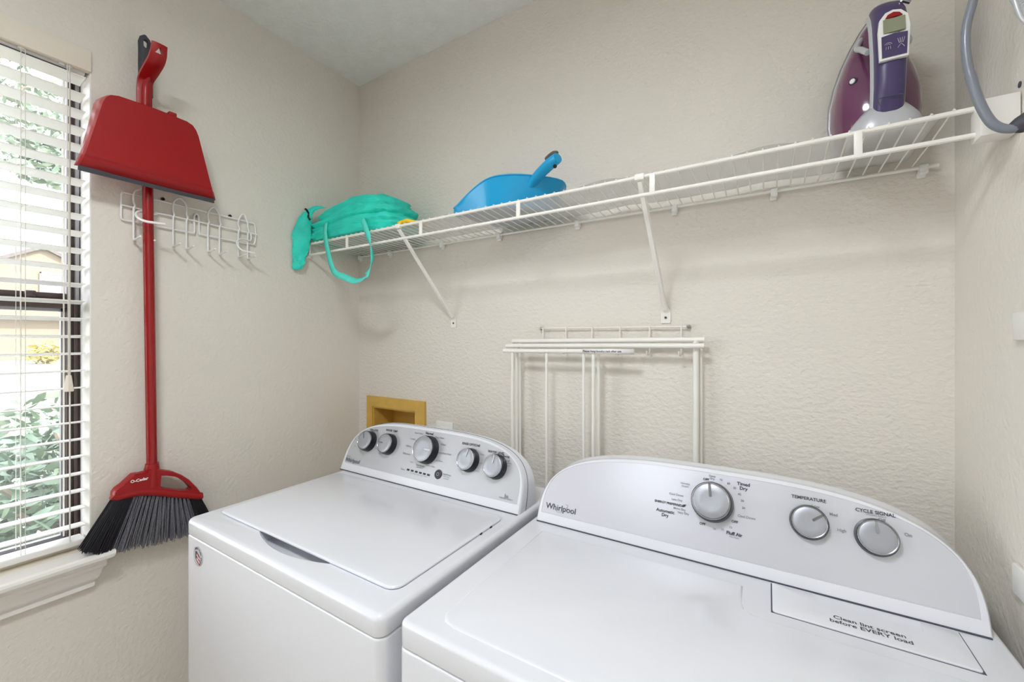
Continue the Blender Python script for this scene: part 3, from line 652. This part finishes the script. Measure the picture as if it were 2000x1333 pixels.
bm = BM(); tube(bm, [V((hs3[i_].x+.003, yc+.002, hs3[i_].z)) for i_ in (0, 4, 8, 12, 15)], [.0105, .010, .0095, .007, .003], 14); obj('handle_ridge', bm, RED, hdl, ang=60)

# ------------------------------------------------------------------ wall-mounted wire hook strip + folded drying rack
ws = thing('wall_hook_strip', 'white wire strip with hooks on the back wall above the dryer', 'rack', (1.1, -.012, 1.379))
bm = BM(); tube(bm, [(.893, -.012, 1.3795), (1.325, -.012, 1.3780)], .0022, 8); obj('top_wire', bm, WIREW, ws, ang=70)
for x in (.9029, .9817, 1.0652, 1.1489, 1.2308, 1.312):
    bm = BM(); tube(bm, smooth([(x, -.015, 1.3815), (x, -.015, 1.34), (x, -.015, 1.312), (x, -.020, 1.304), (x, -.034, 1.302), (x, -.046, 1.305), (x, -.050, 1.314)], 4), .0021, 8); obj('hook', bm, WIREW, ws, ang=70)
for x in (.892, 1.328):
    bm = BM(); lathe(bm, [(.0048, 0), (.0048, .011), (.0035, .014), (.001, .0145)], (x, -.0005, 1.379), (0, -1, 0), 14); obj('screw', bm, STEEL, ws)
dr = thing('drying_rack', 'white folded metal clothes drying rack hanging behind the dryer', 'rack', (1.08, -.06, .62))
def bar(n, pts, r, p, ell=None): bm = BM(); tube(bm, pts, r, 12, ell=ell); return obj(n, bm, WIREW, p, ang=60)
pa = bar('rack_frame', [(.804, -.036, 1.3385), (1.371, -.036, 1.3440)], .0070, dr)
x_ = P('y', -.034, 1015, 750).x; bar('post', [(1.3505, -.036, 1.343), (1.3505, -.036, .66)], .0072, pa); bar('post', [(x_, -.034, 1.335), (x_, -.034, .66)], .005, pa); bar('foot_bar', [(.804, -.036, .66), (1.371, -.036, .66)], .006, pa)
pb_ = bar('rack_frame', [(.792, -.056, 1.3235), (1.371, -.050, 1.3285)], .0066, dr)
x_ = P('y', -.052, 1009, 750).x; bar('post', [(x_, -.052, 1.322), (x_, -.052, .66)], .005, pb_); bar('post', [(1.3590, -.020, 1.34), (1.3590, -.020, .66)], .0052, pb_); x_ = P('y', -.045, 1169, 750).x; bar('post', [(x_, -.045, 1.324), (x_, -.045, .66)], .0048, pb_); bar('foot_bar', [(.804, -.052, .66), (1.371, -.050, .66)], .0055, pb_)
pc = bar('rack_frame', [(.7925, -.072, 1.3085), (1.2035, -.072, 1.3125)], .0064, dr)
for px_, r in ((1001, .0048), (1067.5, .0042), (1140, .0042), (1159, .0050)):
    x = P('y', -.070, px_, 750).x; bar('post', [(x, -.070, 1.31), (x, -.070, .66)], r, pc)
bar('foot_bar', [(.7925, -.072, .66), (1.2035, -.072, .66)], .0055, pc)
bm = BM(); x0, x1 = 1.060, 1.205; z0 = 1.3113
loft(bm, [[V((x, -.0722-.0078*math.cos(t), z0+(x-x0)*.0075+.0078*math.sin(t))) for t in [-1.2+2.4*k/8 for k in range(9)]] for x in (x0, x1)], closed=False); lb = obj('paper_label', bm, WHITEP, pc, solid=.0004)
bm = BM(); lettering(bm, 'Please hang laundry rack after use', .0080, ((1.062+1.158)/2+.008, -.0808, z0+.0005), (1, 0, .0075), (0, 0, 1), lift=.0003, bold=.0001); obj('printed_text', bm, INK, lb)

# ------------------------------------------------------------------ water outlet recess frame, wall plates
ob = thing('outlet_box', 'amber wooden frame around the washer hookup recess behind the washer', 'frame', (.228, 0, .9))
bm = BM()
FX0, FX1, FZ1, FZ0 = .060, .392, 1.106, .86
for b in ((FX0, OX0, -.009, -.0003, FZ0, FZ1), (OX1, FX1, -.009, -.0003, FZ0, FZ1), (OX0, OX1, -.009, -.0003, OZ1, FZ1), (OX0, OX1, -.009, -.0003, FZ0, OZ0)): box(bm, *b)
bmesh.ops.remove_doubles(bm, verts=bm.verts, dist=1e-5); obj('frame', bm, YWOOD, ob)
bm = BM()
for b in ((OX0+.0005, OX0+.006, -.004, .107, OZ0+.001, OZ1-.001), (OX1-.006, OX1-.0005, -.004, .107, OZ0+.001, OZ1-.001), (OX0+.006, OX1-.006, -.004, .107, OZ1-.006, OZ1-.0005), (OX0+.006, OX1-.006, -.004, .107, OZ0+.0005, OZ0+.006), (OX0+.006, OX1-.006, .101, .1075, OZ0+.006, OZ1-.006)): box(bm, *b)
obj('recess_lining', bm, YWOOD, ob)
bm = BM(); tube(bm, [(.150, .07, .90), (.150, .07, .97)], .012, 14); tube(bm, [(.150, .07, .955), (.150, .03, .955)], .009, 12); obj('water_valve', bm, STEEL, ob)
t = thing('wall_outlet', 'white outlet plate on the back wall just behind the washer console', 'outlet', (.487, -.003, .98))
bm = BM(); rbox(bm, .4470, .5275, -.007, -.0005, .925, 1.0395, .002, 2); obj('cover_plate', bm, WHITEP, t)
bm = BM(); rbox(bm, .470, .504, -.009, -.006, .94, 1.02, .003, 2); obj('socket', bm, WHITEP, t)
for z0, z1, lb in ((1.3435, 1.385, 'small white plate on the right wall above the dryer, upper one'), (.966, 1.0105, 'small white plate on the right wall beside the dryer console, lower one')):
    bm = BM(); rbox(bm, W-.008, W-.0005, -.36, -.2515, z0, z1, .002, 2); tag(obj('wall_plate', bm, WHITEP), lb, 'wall plate', 'small white plates on the right wall')
bm = BM(); lathe(bm, [(.0045, 0), (.0045, .001), (.001, .0012)], (W-.0003, -.2546, 1.724), (-1, 0, 0), 10); tag(obj('screw', bm, SEAM), 'dark screw in the right wall just above the shelf end', 'screw')

# ------------------------------------------------------------------ consoles
def console(root, xc, a, b, yb, mpanel, rim=.012, base=.022, seam=False, ex=3.1):
    NP = 56
    def outline(k, sa, sb, v0=0):
        t = PI*k/NP; c_, s_ = math.cos(t), math.sin(t); e = 2/ex
        return xc + sa*math.copysign(abs(c_)**e, c_), v0 + sb*abs(s_)**e
    def rg(sa, sb, v0, n_): return [L(*outline(k, sa, sb, v0), n_) for k in range(NP+1)]
    def vert(sa, sb, y): return [V((xc + (outline(k, sa, sb)[0]-xc), y, .9155 + outline(k, sa, sb)[1]*CU.z)) for k in range(NP+1)]
    bm = BM()
    fr = rg(a, b, 0, 0)
    if seam:
        bs_ = BM(); tube(bs_, [p_ + (p_-V((xc, p_.y, .93))).normalized()*.0002 for p_ in [p.lerp(q_, .35) for p, q_ in zip(rg(a, b, 0, -.004), vert(a, b, yb))]], .0007, 5); obj('console_seam', bs_, SEAM, root)
    seamring = [p.lerp(q_, .35) for p, q_ in zip(rg(a, b, 0, -.004), vert(a, b, yb))]
    rings = [vert(a*.965, b*.95, yb), vert(a*.985, b*.98, yb-.002), vert(a, b-.001, yb-.006), seamring, rg(a, b, 0, -.007), rg(a*.998, b-.0005, 0, -.003), rg(a-.003, b-.003, .001, -.0004),
             rg(a-rim+.001, b-rim*.8-base+.001, base-.001, 0), rg(a-rim, b-rim*.8-base, base, -.0014)]
    loft(bm, rings); body = obj('console', bm, APPL, root, ang=32)
    bm = BM(); loft(bm, [rg(a-rim-.0003, b-rim*.8-base-.0003, base+.0003, -.0020), rg(a-rim-.0004, b-rim*.8-base-.0004, base+.0004, -.0008)]); pn = obj('control_panel', bm, mpanel, root, ang=32)
    bm = BM(); box(bm, xc-a+.003, xc+a-.003, -.3122, -.30, .9148, .9166); obj('console_gap', bm, SEAM, root)
    # moulding line round the side of the console
    return body, pn
def knob(root, u, v, r, h, ang_, face=None):
    face = face or KNOB; c = L(u, v, -.0008)
    bm = BM(); lathe(bm, [(r*1.09, 0), (r*1.10, .002), (r*1.03, h*.80), (r*.9, h*.88)], c, CN, 40); k = obj('knob', bm, BLACK, root, ang=40)
    bm = BM(); lathe(bm, [(r*.97, h*.80), (r*1.0, h*.86), (r*1.0, h*.95), (r*.965, h*1.0), (r*.93, h*1.0), (r*.90, h*.965), (r*.6, h*.9)], c, CN, 40); obj('knob_ring', bm, CHROME, k, ang=40)
    bm = BM(); lathe(bm, [(r*.905, h*.9), (r*.90, h*.965), (r*.87, h*.985), (r*.5, h*.965), (.0005, h*.955)], c, CN, 40); obj('knob_face', bm, face, k, ang=40)
    a = math.radians(ang_); dr_ = V((1, 0, 0))*math.sin(a) + CU*math.cos(a); sd_ = CN.cross(dr_).normalized()
    bm = BM(); A = c + CN*h*.965 + dr_*r*.22; B = c + CN*h*.995 + dr_*r*.90; w_ = r*.065
    loft(bm, [[A-sd_*w_, A+sd_*w_, A+sd_*w_+CN*.0014, A-sd_*w_+CN*.0014], [B-sd_*w_, B+sd_*w_, B+sd_*w_+CN*.0012, B-sd_*w_+CN*.0012]]); obj('knob_pointer', bm, CHROME, k)
    return k
def prints(root, items, m, name='printed_text', lift=.0):
    for s, px, py, size, bold, al in items:
        bm = BM(); u, v = T(px, py); lettering(bm, s, size, L(u, v, lift-.0004), (1, 0, 0), CU, bold=bold, align=al); obj(name, bm, m, root)

# ------------------------------------------------------------------ washer
wa = thing('washing_machine', 'white top-loading washer with five console knobs, under the shelf', 'washer', (.657, -.4, 0))
wx0, wx1, wy0, wy1 = .3140, .9995, -.7415, -.10
bm = BM(); cap(bm, wx0, wx1, wy0, wy1, .02, .8795, .018, .003, .0050); obj('cabinet', bm, APPL, wa, ang=40)
bm = BM(); cap(bm, wx0+.0025, wx1-.0025, wy0+.0025, wy1-.0025, .874, .886, .0165, .001, .001); obj('cabinet_gap', bm, SEAM2, wa)
bm = BM(); cap(bm, wx0, wx1, wy0, wy1, .8805, .9150, .018, .0015, .0110); tp_ = obj('top', bm, APPL, wa, ang=40)
cb = BM()
pc_ = []
for k in range(25):
    t = k/24; x = .533 + (.797-.533)*t; pc_.append((x, -.690 - .026*math.sin(PI*t)**.9))
pts = pc_ + [(.797, -.655), (.533, -.655)]
loft(cb, [[V((x + (.665-x)*.10, y if y > -.66 else y+.010, .893)) for x, y in pts], [V((x, y, .93)) for x, y in pts]]); cut(tp_, [cb])
bm = BM(); bo = rrect(.3475, .9670, -.6825, -.3450, .022, 7); loft(bm, [[V((x, y, z)) for x, y in bo] for z in (.9145, .9165)]); obj('lid_gap', bm, INKG, wa)
bm = BM(); lo_ = rrect(.3445, .9690, -.6855, -.3430, .024, 7)
loft(bm, [[V((x, y, z)) for x, y in (inset2(lo_, ins) if ins else lo_)] for ins, z in ((.002, .9160), (0, .9170), (0, .9195), (.0015, .9212), (.004, .9220))]); ld = obj('lid', bm, APPL, wa, ang=40)
for y in (-.402, -.440):
    bm = BM(); rbox(bm, .9665, .9705, y, y+.007, .9145, .9185, .0008, 1); obj('lid_bumper', bm, BLACK, wa)
for x in (.345, .93):
    for y in (-.70, -.14):
        bm = BM(); lathe(bm, [(.02, 0), (.02, .012), (.012, .022)], (x+.02, y, 0), (0, 0, 1), 14); obj('foot', bm, BLACK, wa)
xc = .6445
body, pn = console(wa, xc, .3450, .175, -.218, PANELW, .011, .024, True, 3.5)
wk = [(711, 860, .0300, -28), (750, 866, .0300, -88), (826, 877, .0375, 92), (908, 897, .0295, 8), (961, 910, .0295, 2)]
for px, py, r, a in wk: u, v = T(px, py, .022); knob(wa, u, v, r, .024 if r < .035 else .028, a)
S = .0060
prints(wa, [('SOIL LEVEL', 731, 841, .0080, .00015, 'CENTER'), ('WATER TEMP', 765, 842, .0085, .0002, 'CENTER'), ('Normal', 839, 847.5, .0100, .0003, 'CENTER'), ('RINSE OPTIONS', 920, 869, .0088, .0002, 'CENTER'), ('WATER LEVEL', 969, 884.5, .0085, .0002, 'CENTER'),
      ('Auto Sensing', 983, 891, .0072, .0001, 'CENTER')], INK, 'panel_heading')
prints(wa, [('Heavy', 718, 846, S, 0, 'CENTER'), ('Light', 695, 858, S, 0, 'CENTER'), ('Extra', 694, 872, S, 0, 'CENTER'), ('Hot', 757, 848, S, 0, 'CENTER'), ('Warm', 735, 877, S, 0, 'CENTER'), ('Cold', 741, 886, S, 0, 'CENTER'),
      ('Quick Wash', 818, 847, .0068, .0001, 'CENTER'), ('Casual', 806, 858, .0068, .0001, 'CENTER'), ('Delicate', 798, 872, .0068, .0001, 'CENTER'), ('Bulky Items', 794, 887, .0068, .0001, 'CENTER'), ('Soak', 804, 903, .0068, 0, 'CENTER'),
      ('Deep Water', 859, 855.5, .0068, .0001, 'CENTER'), ('Whites', 866, 869, .0068, .0001, 'CENTER'), ('Heavy Duty Wash', 868, 886.5, .0068, .0001, 'CENTER'), ('Cold Wash', 856, 900.5, .0068, 0, 'CENTER'), ('Drain & Spin', 841, 911, .0066, 0, 'CENTER'), ('Clean Washer\nwith affresh', 820, 912, .0056, .0001, 'CENTER'),
      ('Status', 787, 917, .0068, .0001, 'CENTER'), ('Fill    Wash    Rinse    Spin    Done', 817, 928, .0048, 0, 'CENTER'), ('Start/Pause', 873, 928, .0064, .0001, 'CENTER'), ('Hold 3 sec\nto cancel', 871, 934, .005, 0, 'CENTER'),
      ('Fabric 1', 926, 878, S, 0, 'CENTER'), ('1 Rinse', 940, 888, S, 0, 'CENTER'), ('Extra 2', 938, 905, S, 0, 'CENTER'), ('2 Rinse', 931, 920.5, S, 0, 'CENTER'), ('Small', 991, 900.5, .0065, .0001, 'CENTER'), ('Medium', 992, 905, .0065, .0001, 'CENTER'), ('Large', 991.5, 909.5, .0065, .0001, 'CENTER'), ('he', 989, 970, .012, .0006, 'CENTER'), ('HIGH EFFICIENCY', 988, 975, .0052, .0001, 'CENTER')], INKG, 'panel_marking')
prints(wa, [('Whirlpool', 688.5, 900.5, .0170, .0001, 'CENTER')], INK, 'logo')
prints(wa, [('THE NEW', 681, 891.5, .0052, 0, 'CENTER')], INKG, 'logo_note')
for i in range(6):
    u, v = T(797+7.9*i, 918+2.05*i); bm = BM(); c = L(u, v, -.0008); s = .0042
    loft(bm, [[c+V((dx, 0, 0))+CU*dv + CN*k for dx, dv in rrect(-.0052, .0052, -.0026, .0026, .001, 2)] for k in (0, .0006)]); obj('indicator_light', bm, BLACK, wa)
u, v = T(856, 927); bm = BM(); lathe(bm, [(.0125, 0), (.0130, .001), (.012, .003), (.0005, .0034)], L(u, v, -.0008), CN, 28); bt_ = obj('start_button', bm, RUBBER, wa)
bm = BM(); tube(bm, [L(u+.004*math.cos(t), v+.004*math.sin(t), .0028) for t in [2*PI*k/14 for k in range(14)]], .0005, 4, True); obj('button_icon', bm, SILV, bt_)
# round badge on the cabinet front
c = P('y', wy0-.0003, 387, 1087)
bdg = BM(); lathe(bdg, [(.0232, 0), (.0232, .0006), (.022, .0008), (.0004, .0008)], c, (0, -1, 0), 36); bd = obj('badge', bdg, SILV, wa)
bm = BM(); cc = V((c.x, c.y-.0010, c.z))
def ringtext(bm, s, r, a0, a1, size):
    for i, chh in enumerate(s):
        a = math.radians(a0+(a1-a0)*i/(len(s)-1)); lettering(bm, chh, size, cc+V((math.sin(a)*r, 0, math.cos(a)*r)), (math.cos(a), 0, -math.sin(a)), (math.sin(a), 0, math.cos(a)), bold=.0002, lift=.0002)
ringtext(bm, 'AMERICAN PRIDE', .0180, -40, 150, .0066); obj('badge_text', bm, INK, bd)
for i, mm in enumerate((RED, WHITEP, RED, WHITEP, RED)):
    bm = BM(); z = .009-.0042*i
    loft(bm, [[cc+V((-.004, -.0003, z)), cc+V((-.004, -.0003, z-.0034)), cc+V((.010, -.0003, z-.0075-.0034)), cc+V((.010, -.0003, z-.0075))], [cc+V((-.004, -.0006, z)), cc+V((-.004, -.0006, z-.0034)), cc+V((.010, -.0006, z-.0109)), cc+V((.010, -.0006, z-.0075))]]); obj('badge_stripe', bm, mm, bd)
bm = BM(); loft(bm, [[cc+V((x, y, z)) for x, z in ((-.0105, .010), (-.004, .010), (-.004, -.010), (-.0105, -.006))] for y in (-.0003, -.0006)]); obj('badge_field', bm, mat('navy_print', (38, 42, 74), .5), bd)

# ------------------------------------------------------------------ dryer
dy = thing('clothes_dryer', 'white dryer with three console knobs beside the washer at right', 'dryer', (1.41, -.4, 0))
dx0, dx1, dy0, dy1 = 1.0240, 1.7930, -.7285, -.10
bm = BM(); cap(bm, dx0, dx1, dy0, dy1, .02, .8760, .014, .003, .0060); obj('cabinet', bm, APPL, dy, ang=40)
bm = BM(); cap(bm, dx0+.003, dx1-.003, dy0+.003, dy1-.003, .870, .882, .012, .001, .001); obj('cabinet_gap', bm, SEAM2, dy)
bm = BM(); cap(bm, dx0+.0005, dx1, dy0, dy1, .8772, .9150, .014, .0015, .0080)
em = [(1.076, -.352), (1.4690, -.352), (1.4700, -.405), (1.4740, -.422), (1.486, -.430), (1.506, -.4330), (1.772, -.4330), (1.772, -.697), (1.110, -.699), (1.088, -.694), (1.076, -.680)]
def dens(pts, n=1):
    out = []
    for i in range(len(pts)):
        a, b = pts[i], pts[(i+1) % len(pts)]
        for k in range(n): out.append((a[0]+(b[0]-a[0])*k/n, a[1]+(b[1]-a[1])*k/n))
    return out
loft(bm, [[V((x, y, z)) for x, y in (inset2(em, i_) if i_ else em)] for i_, z in ((0, .9145), (.0008, .9155), (.003, .9166), (.006, .9172))])
obj('top', bm, APPL, dy, ang=50)
lx0, lx1, ly0, ly1 = 1.5120, 1.7420, -.4055, -.3160
bm = BM(); box(bm, lx0-.002, lx1+.002, ly0-.0012, ly1, .9149, .9154); obj('lint_door_gap', bm, SEAM, dy)
bm = BM(); lp = rrect(lx0, lx1, ly0, ly1, .004, 3); loft(bm, [[V((x, y, z)) for x, y in (inset2(lp, i_) if i_ else lp)] for i_, z in ((0, .9150), (0, .9170), (.0014, .9178))]); ldr = obj('lint_screen_door', bm, APPL, dy, ang=40)
cb = BM(); hpv = [(1.572, -.352), (1.700, -.352), (1.7055, -.300), (1.566, -.300)]
loft(cb, [[V((1.636+(x-1.636)*.97, y+.006 if y < -.33 else y, .9158)) for x, y in hpv], [V((x, y, .925)) for x, y in hpv]]); cut(ldr, [cb])
bm = BM(); a = P('z', .918, 1632, 1214); b_ = P('z', .918, 1690, 1229)
lettering(bm, 'Clean lint screen\nbefore EVERY load', .0122, ((1.5955+1.664)/2+.003, -.3795, .9178), (1, 0, 0), (0, 1, 0), bold=.0002, lift=.0003); obj('printed_text', bm, INK, ldr)
for x in (1.06, 1.75):
    for y in (-.68, -.12):
        bm = BM(); lathe(bm, [(.02, 0), (.02, .012), (.012, .022)], (x, y, 0), (0, 0, 1), 14); obj('foot', bm, BLACK, dy)
body, pn = console(dy, 1.4095, .3725, .179, -.205, PANELD, .011, .022)
for px, py, r, h, a, off in ((1388, 979, .0350, .026, -6, .022), (1581, 1020, .0268, .017, 52, .015), (1715, 1050, .0268, .017, -2, .015)): u, v = T(px, py, off); knob(dy, u, v, r, h, a)
prints(dy, [('Timed\nDry', 1452, 951, .0085, .00025, 'CENTER'), ('Automatic\nDry', 1299, 1003, .0085, .0002, 'CENTER'), ('Fluff Air', 1434, 1044, .0082, .0003, 'CENTER'), ('OFF', 1379, 937, .0062, .0002, 'CENTER'), ('OFF', 1435, 1020, .0062, .0002, 'CENTER'), ('OFF', 1372, 1024, .0062, .0002, 'CENTER'),
      ('ENERGY PREFERRED', 1305, 983.5, .0060, .0002, 'CENTER'), ('TEMPERATURE', 1579, 975, .0078, .00015, 'CENTER'), ('CYCLE SIGNAL', 1709, 1002, .0078, .00015, 'CENTER')], INK, 'panel_heading')
prints(dy, [('Wrinkle\nShield', 1338, 948, .0056, 0, 'CENTER'), ('Cool Down', 1321, 967, .0058, .0001, 'CENTER'), ('Less Dry', 1322, 977, .0058, .0001, 'CENTER'), ('More Dry', 1327, 995, .0058, .0001, 'CENTER'), ('Very Dry', 1334, 1003, .0058, .0001, 'CENTER'), ('Damp\nDry', 1391, 933, .0052, .0001, 'CENTER'),
      ('70', 1408, 938, .0056, 0, 'CENTER'), ('60', 1423, 945, .0056, .0001, 'CENTER'), ('50', 1435, 954, .0056, .0001, 'CENTER'), ('40', 1444, 966, .0056, .0001, 'CENTER'), ('30', 1450, 979, .0056, .0001, 'CENTER'), ('20', 1452, 993, .0056, .0001, 'CENTER'), ('Cool Down', 1458, 1011, .0062, .0001, 'CENTER'), ('30', 1427, 1031, .0056, 0, 'CENTER'), ('20', 1411, 1035, .0056, 0, 'CENTER'), ('10', 1395, 1034, .0056, 0, 'CENTER'), ('No Heat', 1434, 1050.5, .0045, 0, 'CENTER'),
      ('Low', 1593, 990, .0068, .0001, 'CENTER'), ('Med', 1628, 1006, .0068, .0001, 'CENTER'), ('High', 1644, 1037, .0068, .0001, 'CENTER'), ('Wrinkle Guard', 1711, 1008, .0042, 0, 'CENTER'), ('Off', 1722, 1017, .0075, .0001, 'CENTER'), ('On', 1774, 1046, .0075, .0001, 'CENTER')], INKG, 'panel_marking')
prints(dy, [('Whirlpool', 1095, 994, .0182, .0001, 'CENTER')], INK, 'logo')
bm = BM(); u, v = T(1100, 994)
tube(bm, smooth([L(u-.018, v-.004, 0), L(u-.015, v-.0095, 0), L(u-.004, v-.009, 0), L(u+.006, v-.002, 0), L(u+.010, v+.008, 0), L(u+.004, v+.010, 0)], 5), .0004, 4); obj('logo_swoosh', bm, INKG, dy)
bm = BM(); u, v = T(1335, 988.5); pts = [L(u-.004, v-.002, -.0002), L(u-.001, v+.002, -.0002), L(u+.005, v+.0035, -.0002), L(u+.003, v-.001, -.0002), L(u-.001, v-.003, -.0002)]; loft(bm, [pts, [p+CN*.0004 for p in pts]]); obj('leaf_mark', bm, INK, dy)

# ------------------------------------------------------------------ outside the window
bm = BM(); box(bm, -80, -.3, -40, 60, -.35, -.15); obj('ground', bm, GRASS, kind='structure')
bm = BM(); box(bm, -30, -22, -40, 60, -.15, -.13); obj('road', bm, CONC, kind='structure')
def leaves(bm, c, rad, n, size, rnd, flat_=.8):
    for i in range(n):
        d_ = V((rnd.gauss(0, 1), rnd.gauss(0, 1), rnd.gauss(0, 1))).normalized()*(rnd.random()**.4); p = V(c)+V((d_.x*rad[0], d_.y*rad[1], d_.z*rad[2]))
        a_ = V((rnd.gauss(0, 1), rnd.gauss(0, 1), rnd.gauss(0, .6))).normalized(); b_ = a_.orthogonal().normalized(); b_.rotate(Matrix.Rotation(rnd.random()*6.28, 3, a_)); s = size*rnd.uniform(.6, 1.3); up_ = a_.cross(b_)*s*.12
        vs_ = [bm.verts.new(q_) for q_ in (p-a_*s, p-a_*s*.3+b_*s*.33+up_, p+a_*s*.4+b_*s*.26+up_, p+a_*s, p+a_*s*.4-b_*s*.26+up_, p-a_*s*.3-b_*s*.33+up_)]
        bm.faces.new(vs_)
def shrub(label, c, rad, n, size, m, zg=-.15, stems=9, seed=3):
    rnd = random.Random(seed); t = thing('shrub', label, 'shrub', (c[0], c[1], zg))
    bm = BM(); leaves(bm, c, rad, n, size, rnd); obj('foliage', bm, m, t, fix=False)
    bm = BM()
    for k in range(stems):
        e = V((c[0]+rnd.uniform(-.8, .8)*rad[0], c[1]+rnd.uniform(-.8, .8)*rad[1], c[2]+rnd.uniform(.1, .7)*rad[2])); b = V((c[0]+rnd.uniform(-.2, .2), c[1]+rnd.uniform(-.2, .2), zg)); md = b.lerp(e, .5)+V((rnd.uniform(-.1, .1), rnd.uniform(-.1, .1), 0))
        tube(bm, smooth([b, md, e], 4), .012, 6)
    obj('stems', bm, BARK, t)
shrub('leafy green shrub growing close outside the lower window pane', (-1.75, -.35, .45), (.75, .95, .62), 6000, .046, LEAF, seed=3, stems=26)
shrub('small yellow shrub across the road seen through the window', (-36, 5.3, .5), (.7, .8, .7), 500, .16, YLEAF, seed=8, stems=5)
tr = thing('tree', 'tall green tree whose crown shows through the upper blind', 'tree', (-7, -1.4, -.15))
bm = BM(); tube(bm, smooth([(-7, -1.4, -.15), (-7.05, -1.35, 1.5), (-6.9, -1.3, 3.2), (-7, -1.1, 5.2)], 5), [.16]*8+[.12]*8, 12)
for e in ((-6.6, .4, 4.9), (-7.4, .2, 5.6), (-6.8, -2.6, 4.7), (-6.7, -.2, 3.6)): tube(bm, smooth([(-6.95, -1.3, 3.0), (-6.9, -.8, 3.8), e], 4), [.06]*4+[.02]*5, 7)
obj('trunk', bm, BARK, tr)
bm = BM(); rnd = random.Random(4)
for c_, r_ in (((-6.7, -.6, 5.2), (1.0, 1.0, .75)), ((-7.2, .2, 4.5), (.8, .75, .5)), ((-6.6, -1.8, 4.9), (1.2, 1.2, .9)), ((-6.7, .25, 3.75), (.45, .45, .35)), ((-6.9, -.3, 6.2), (1, 1.1, .8))): leaves(bm, c_, r_, 480, .085, rnd)
obj('crown', bm, LEAFD, tr, fix=False)
ho = thing('house', 'pale tan house with a gable across the road, seen through blinds', 'house', (-44, 5, -.15))
bm = BM(); box(bm, -52, -44, -8, 14, -.15, 6.0); obj('wall', bm, HOUSE, ho)
bm = BM(); box(bm, -44.3, -44, -8, 2.9, -.15, 5.6); obj('brick_wall', bm, BRICK, ho)
gy, gz = 6.45, 7.9
bm = BM(); loft(bm, [[V((x, gy-2.3, 3.0)), V((x, gy+2.3, 3.0)), V((x, gy+2.3, 6.6)), V((x, gy, gz)), V((x, gy-2.3, 6.6))] for x in (-47, -43.2)]); gb = obj('gable', bm, HOUSE, ho)
bm = BM()
for s in (-1, 1): loft(bm, [[V((x, gy, gz+.25)), V((x, gy, gz)), V((x, gy+s*2.8, 6.30)), V((x, gy+s*2.8, 6.55))] for x in (-47, -42.9)])
loft(bm, [[V((-44.0, y, 5.9)), V((-48, y, 8.6)), V((-52, y, 5.9))] for y in (-8.5, 14.5)]); obj('roof', bm, ROOF, ho)
wd = BM(); box(wd, -43.19, -43.1, gy-.1, gy+1.5, 4.7, 6.1); wo = obj('window', wd, mat('house_window', (120, 132, 142), .2), gb)
wd = BM()
for y0, y1, z0, z1 in ((gy-.18, gy-.1, 4.6, 6.2), (gy+1.5, gy+1.58, 4.6, 6.2), (gy-.18, gy+1.58, 6.1, 6.2), (gy-.18, gy+1.58, 4.6, 4.7), (gy+.66, gy+.74, 4.7, 6.1)): box(wd, -43.15, -43.05, y0, y1, z0, z1)
obj('window_frame', wd, WHITEP, wo)
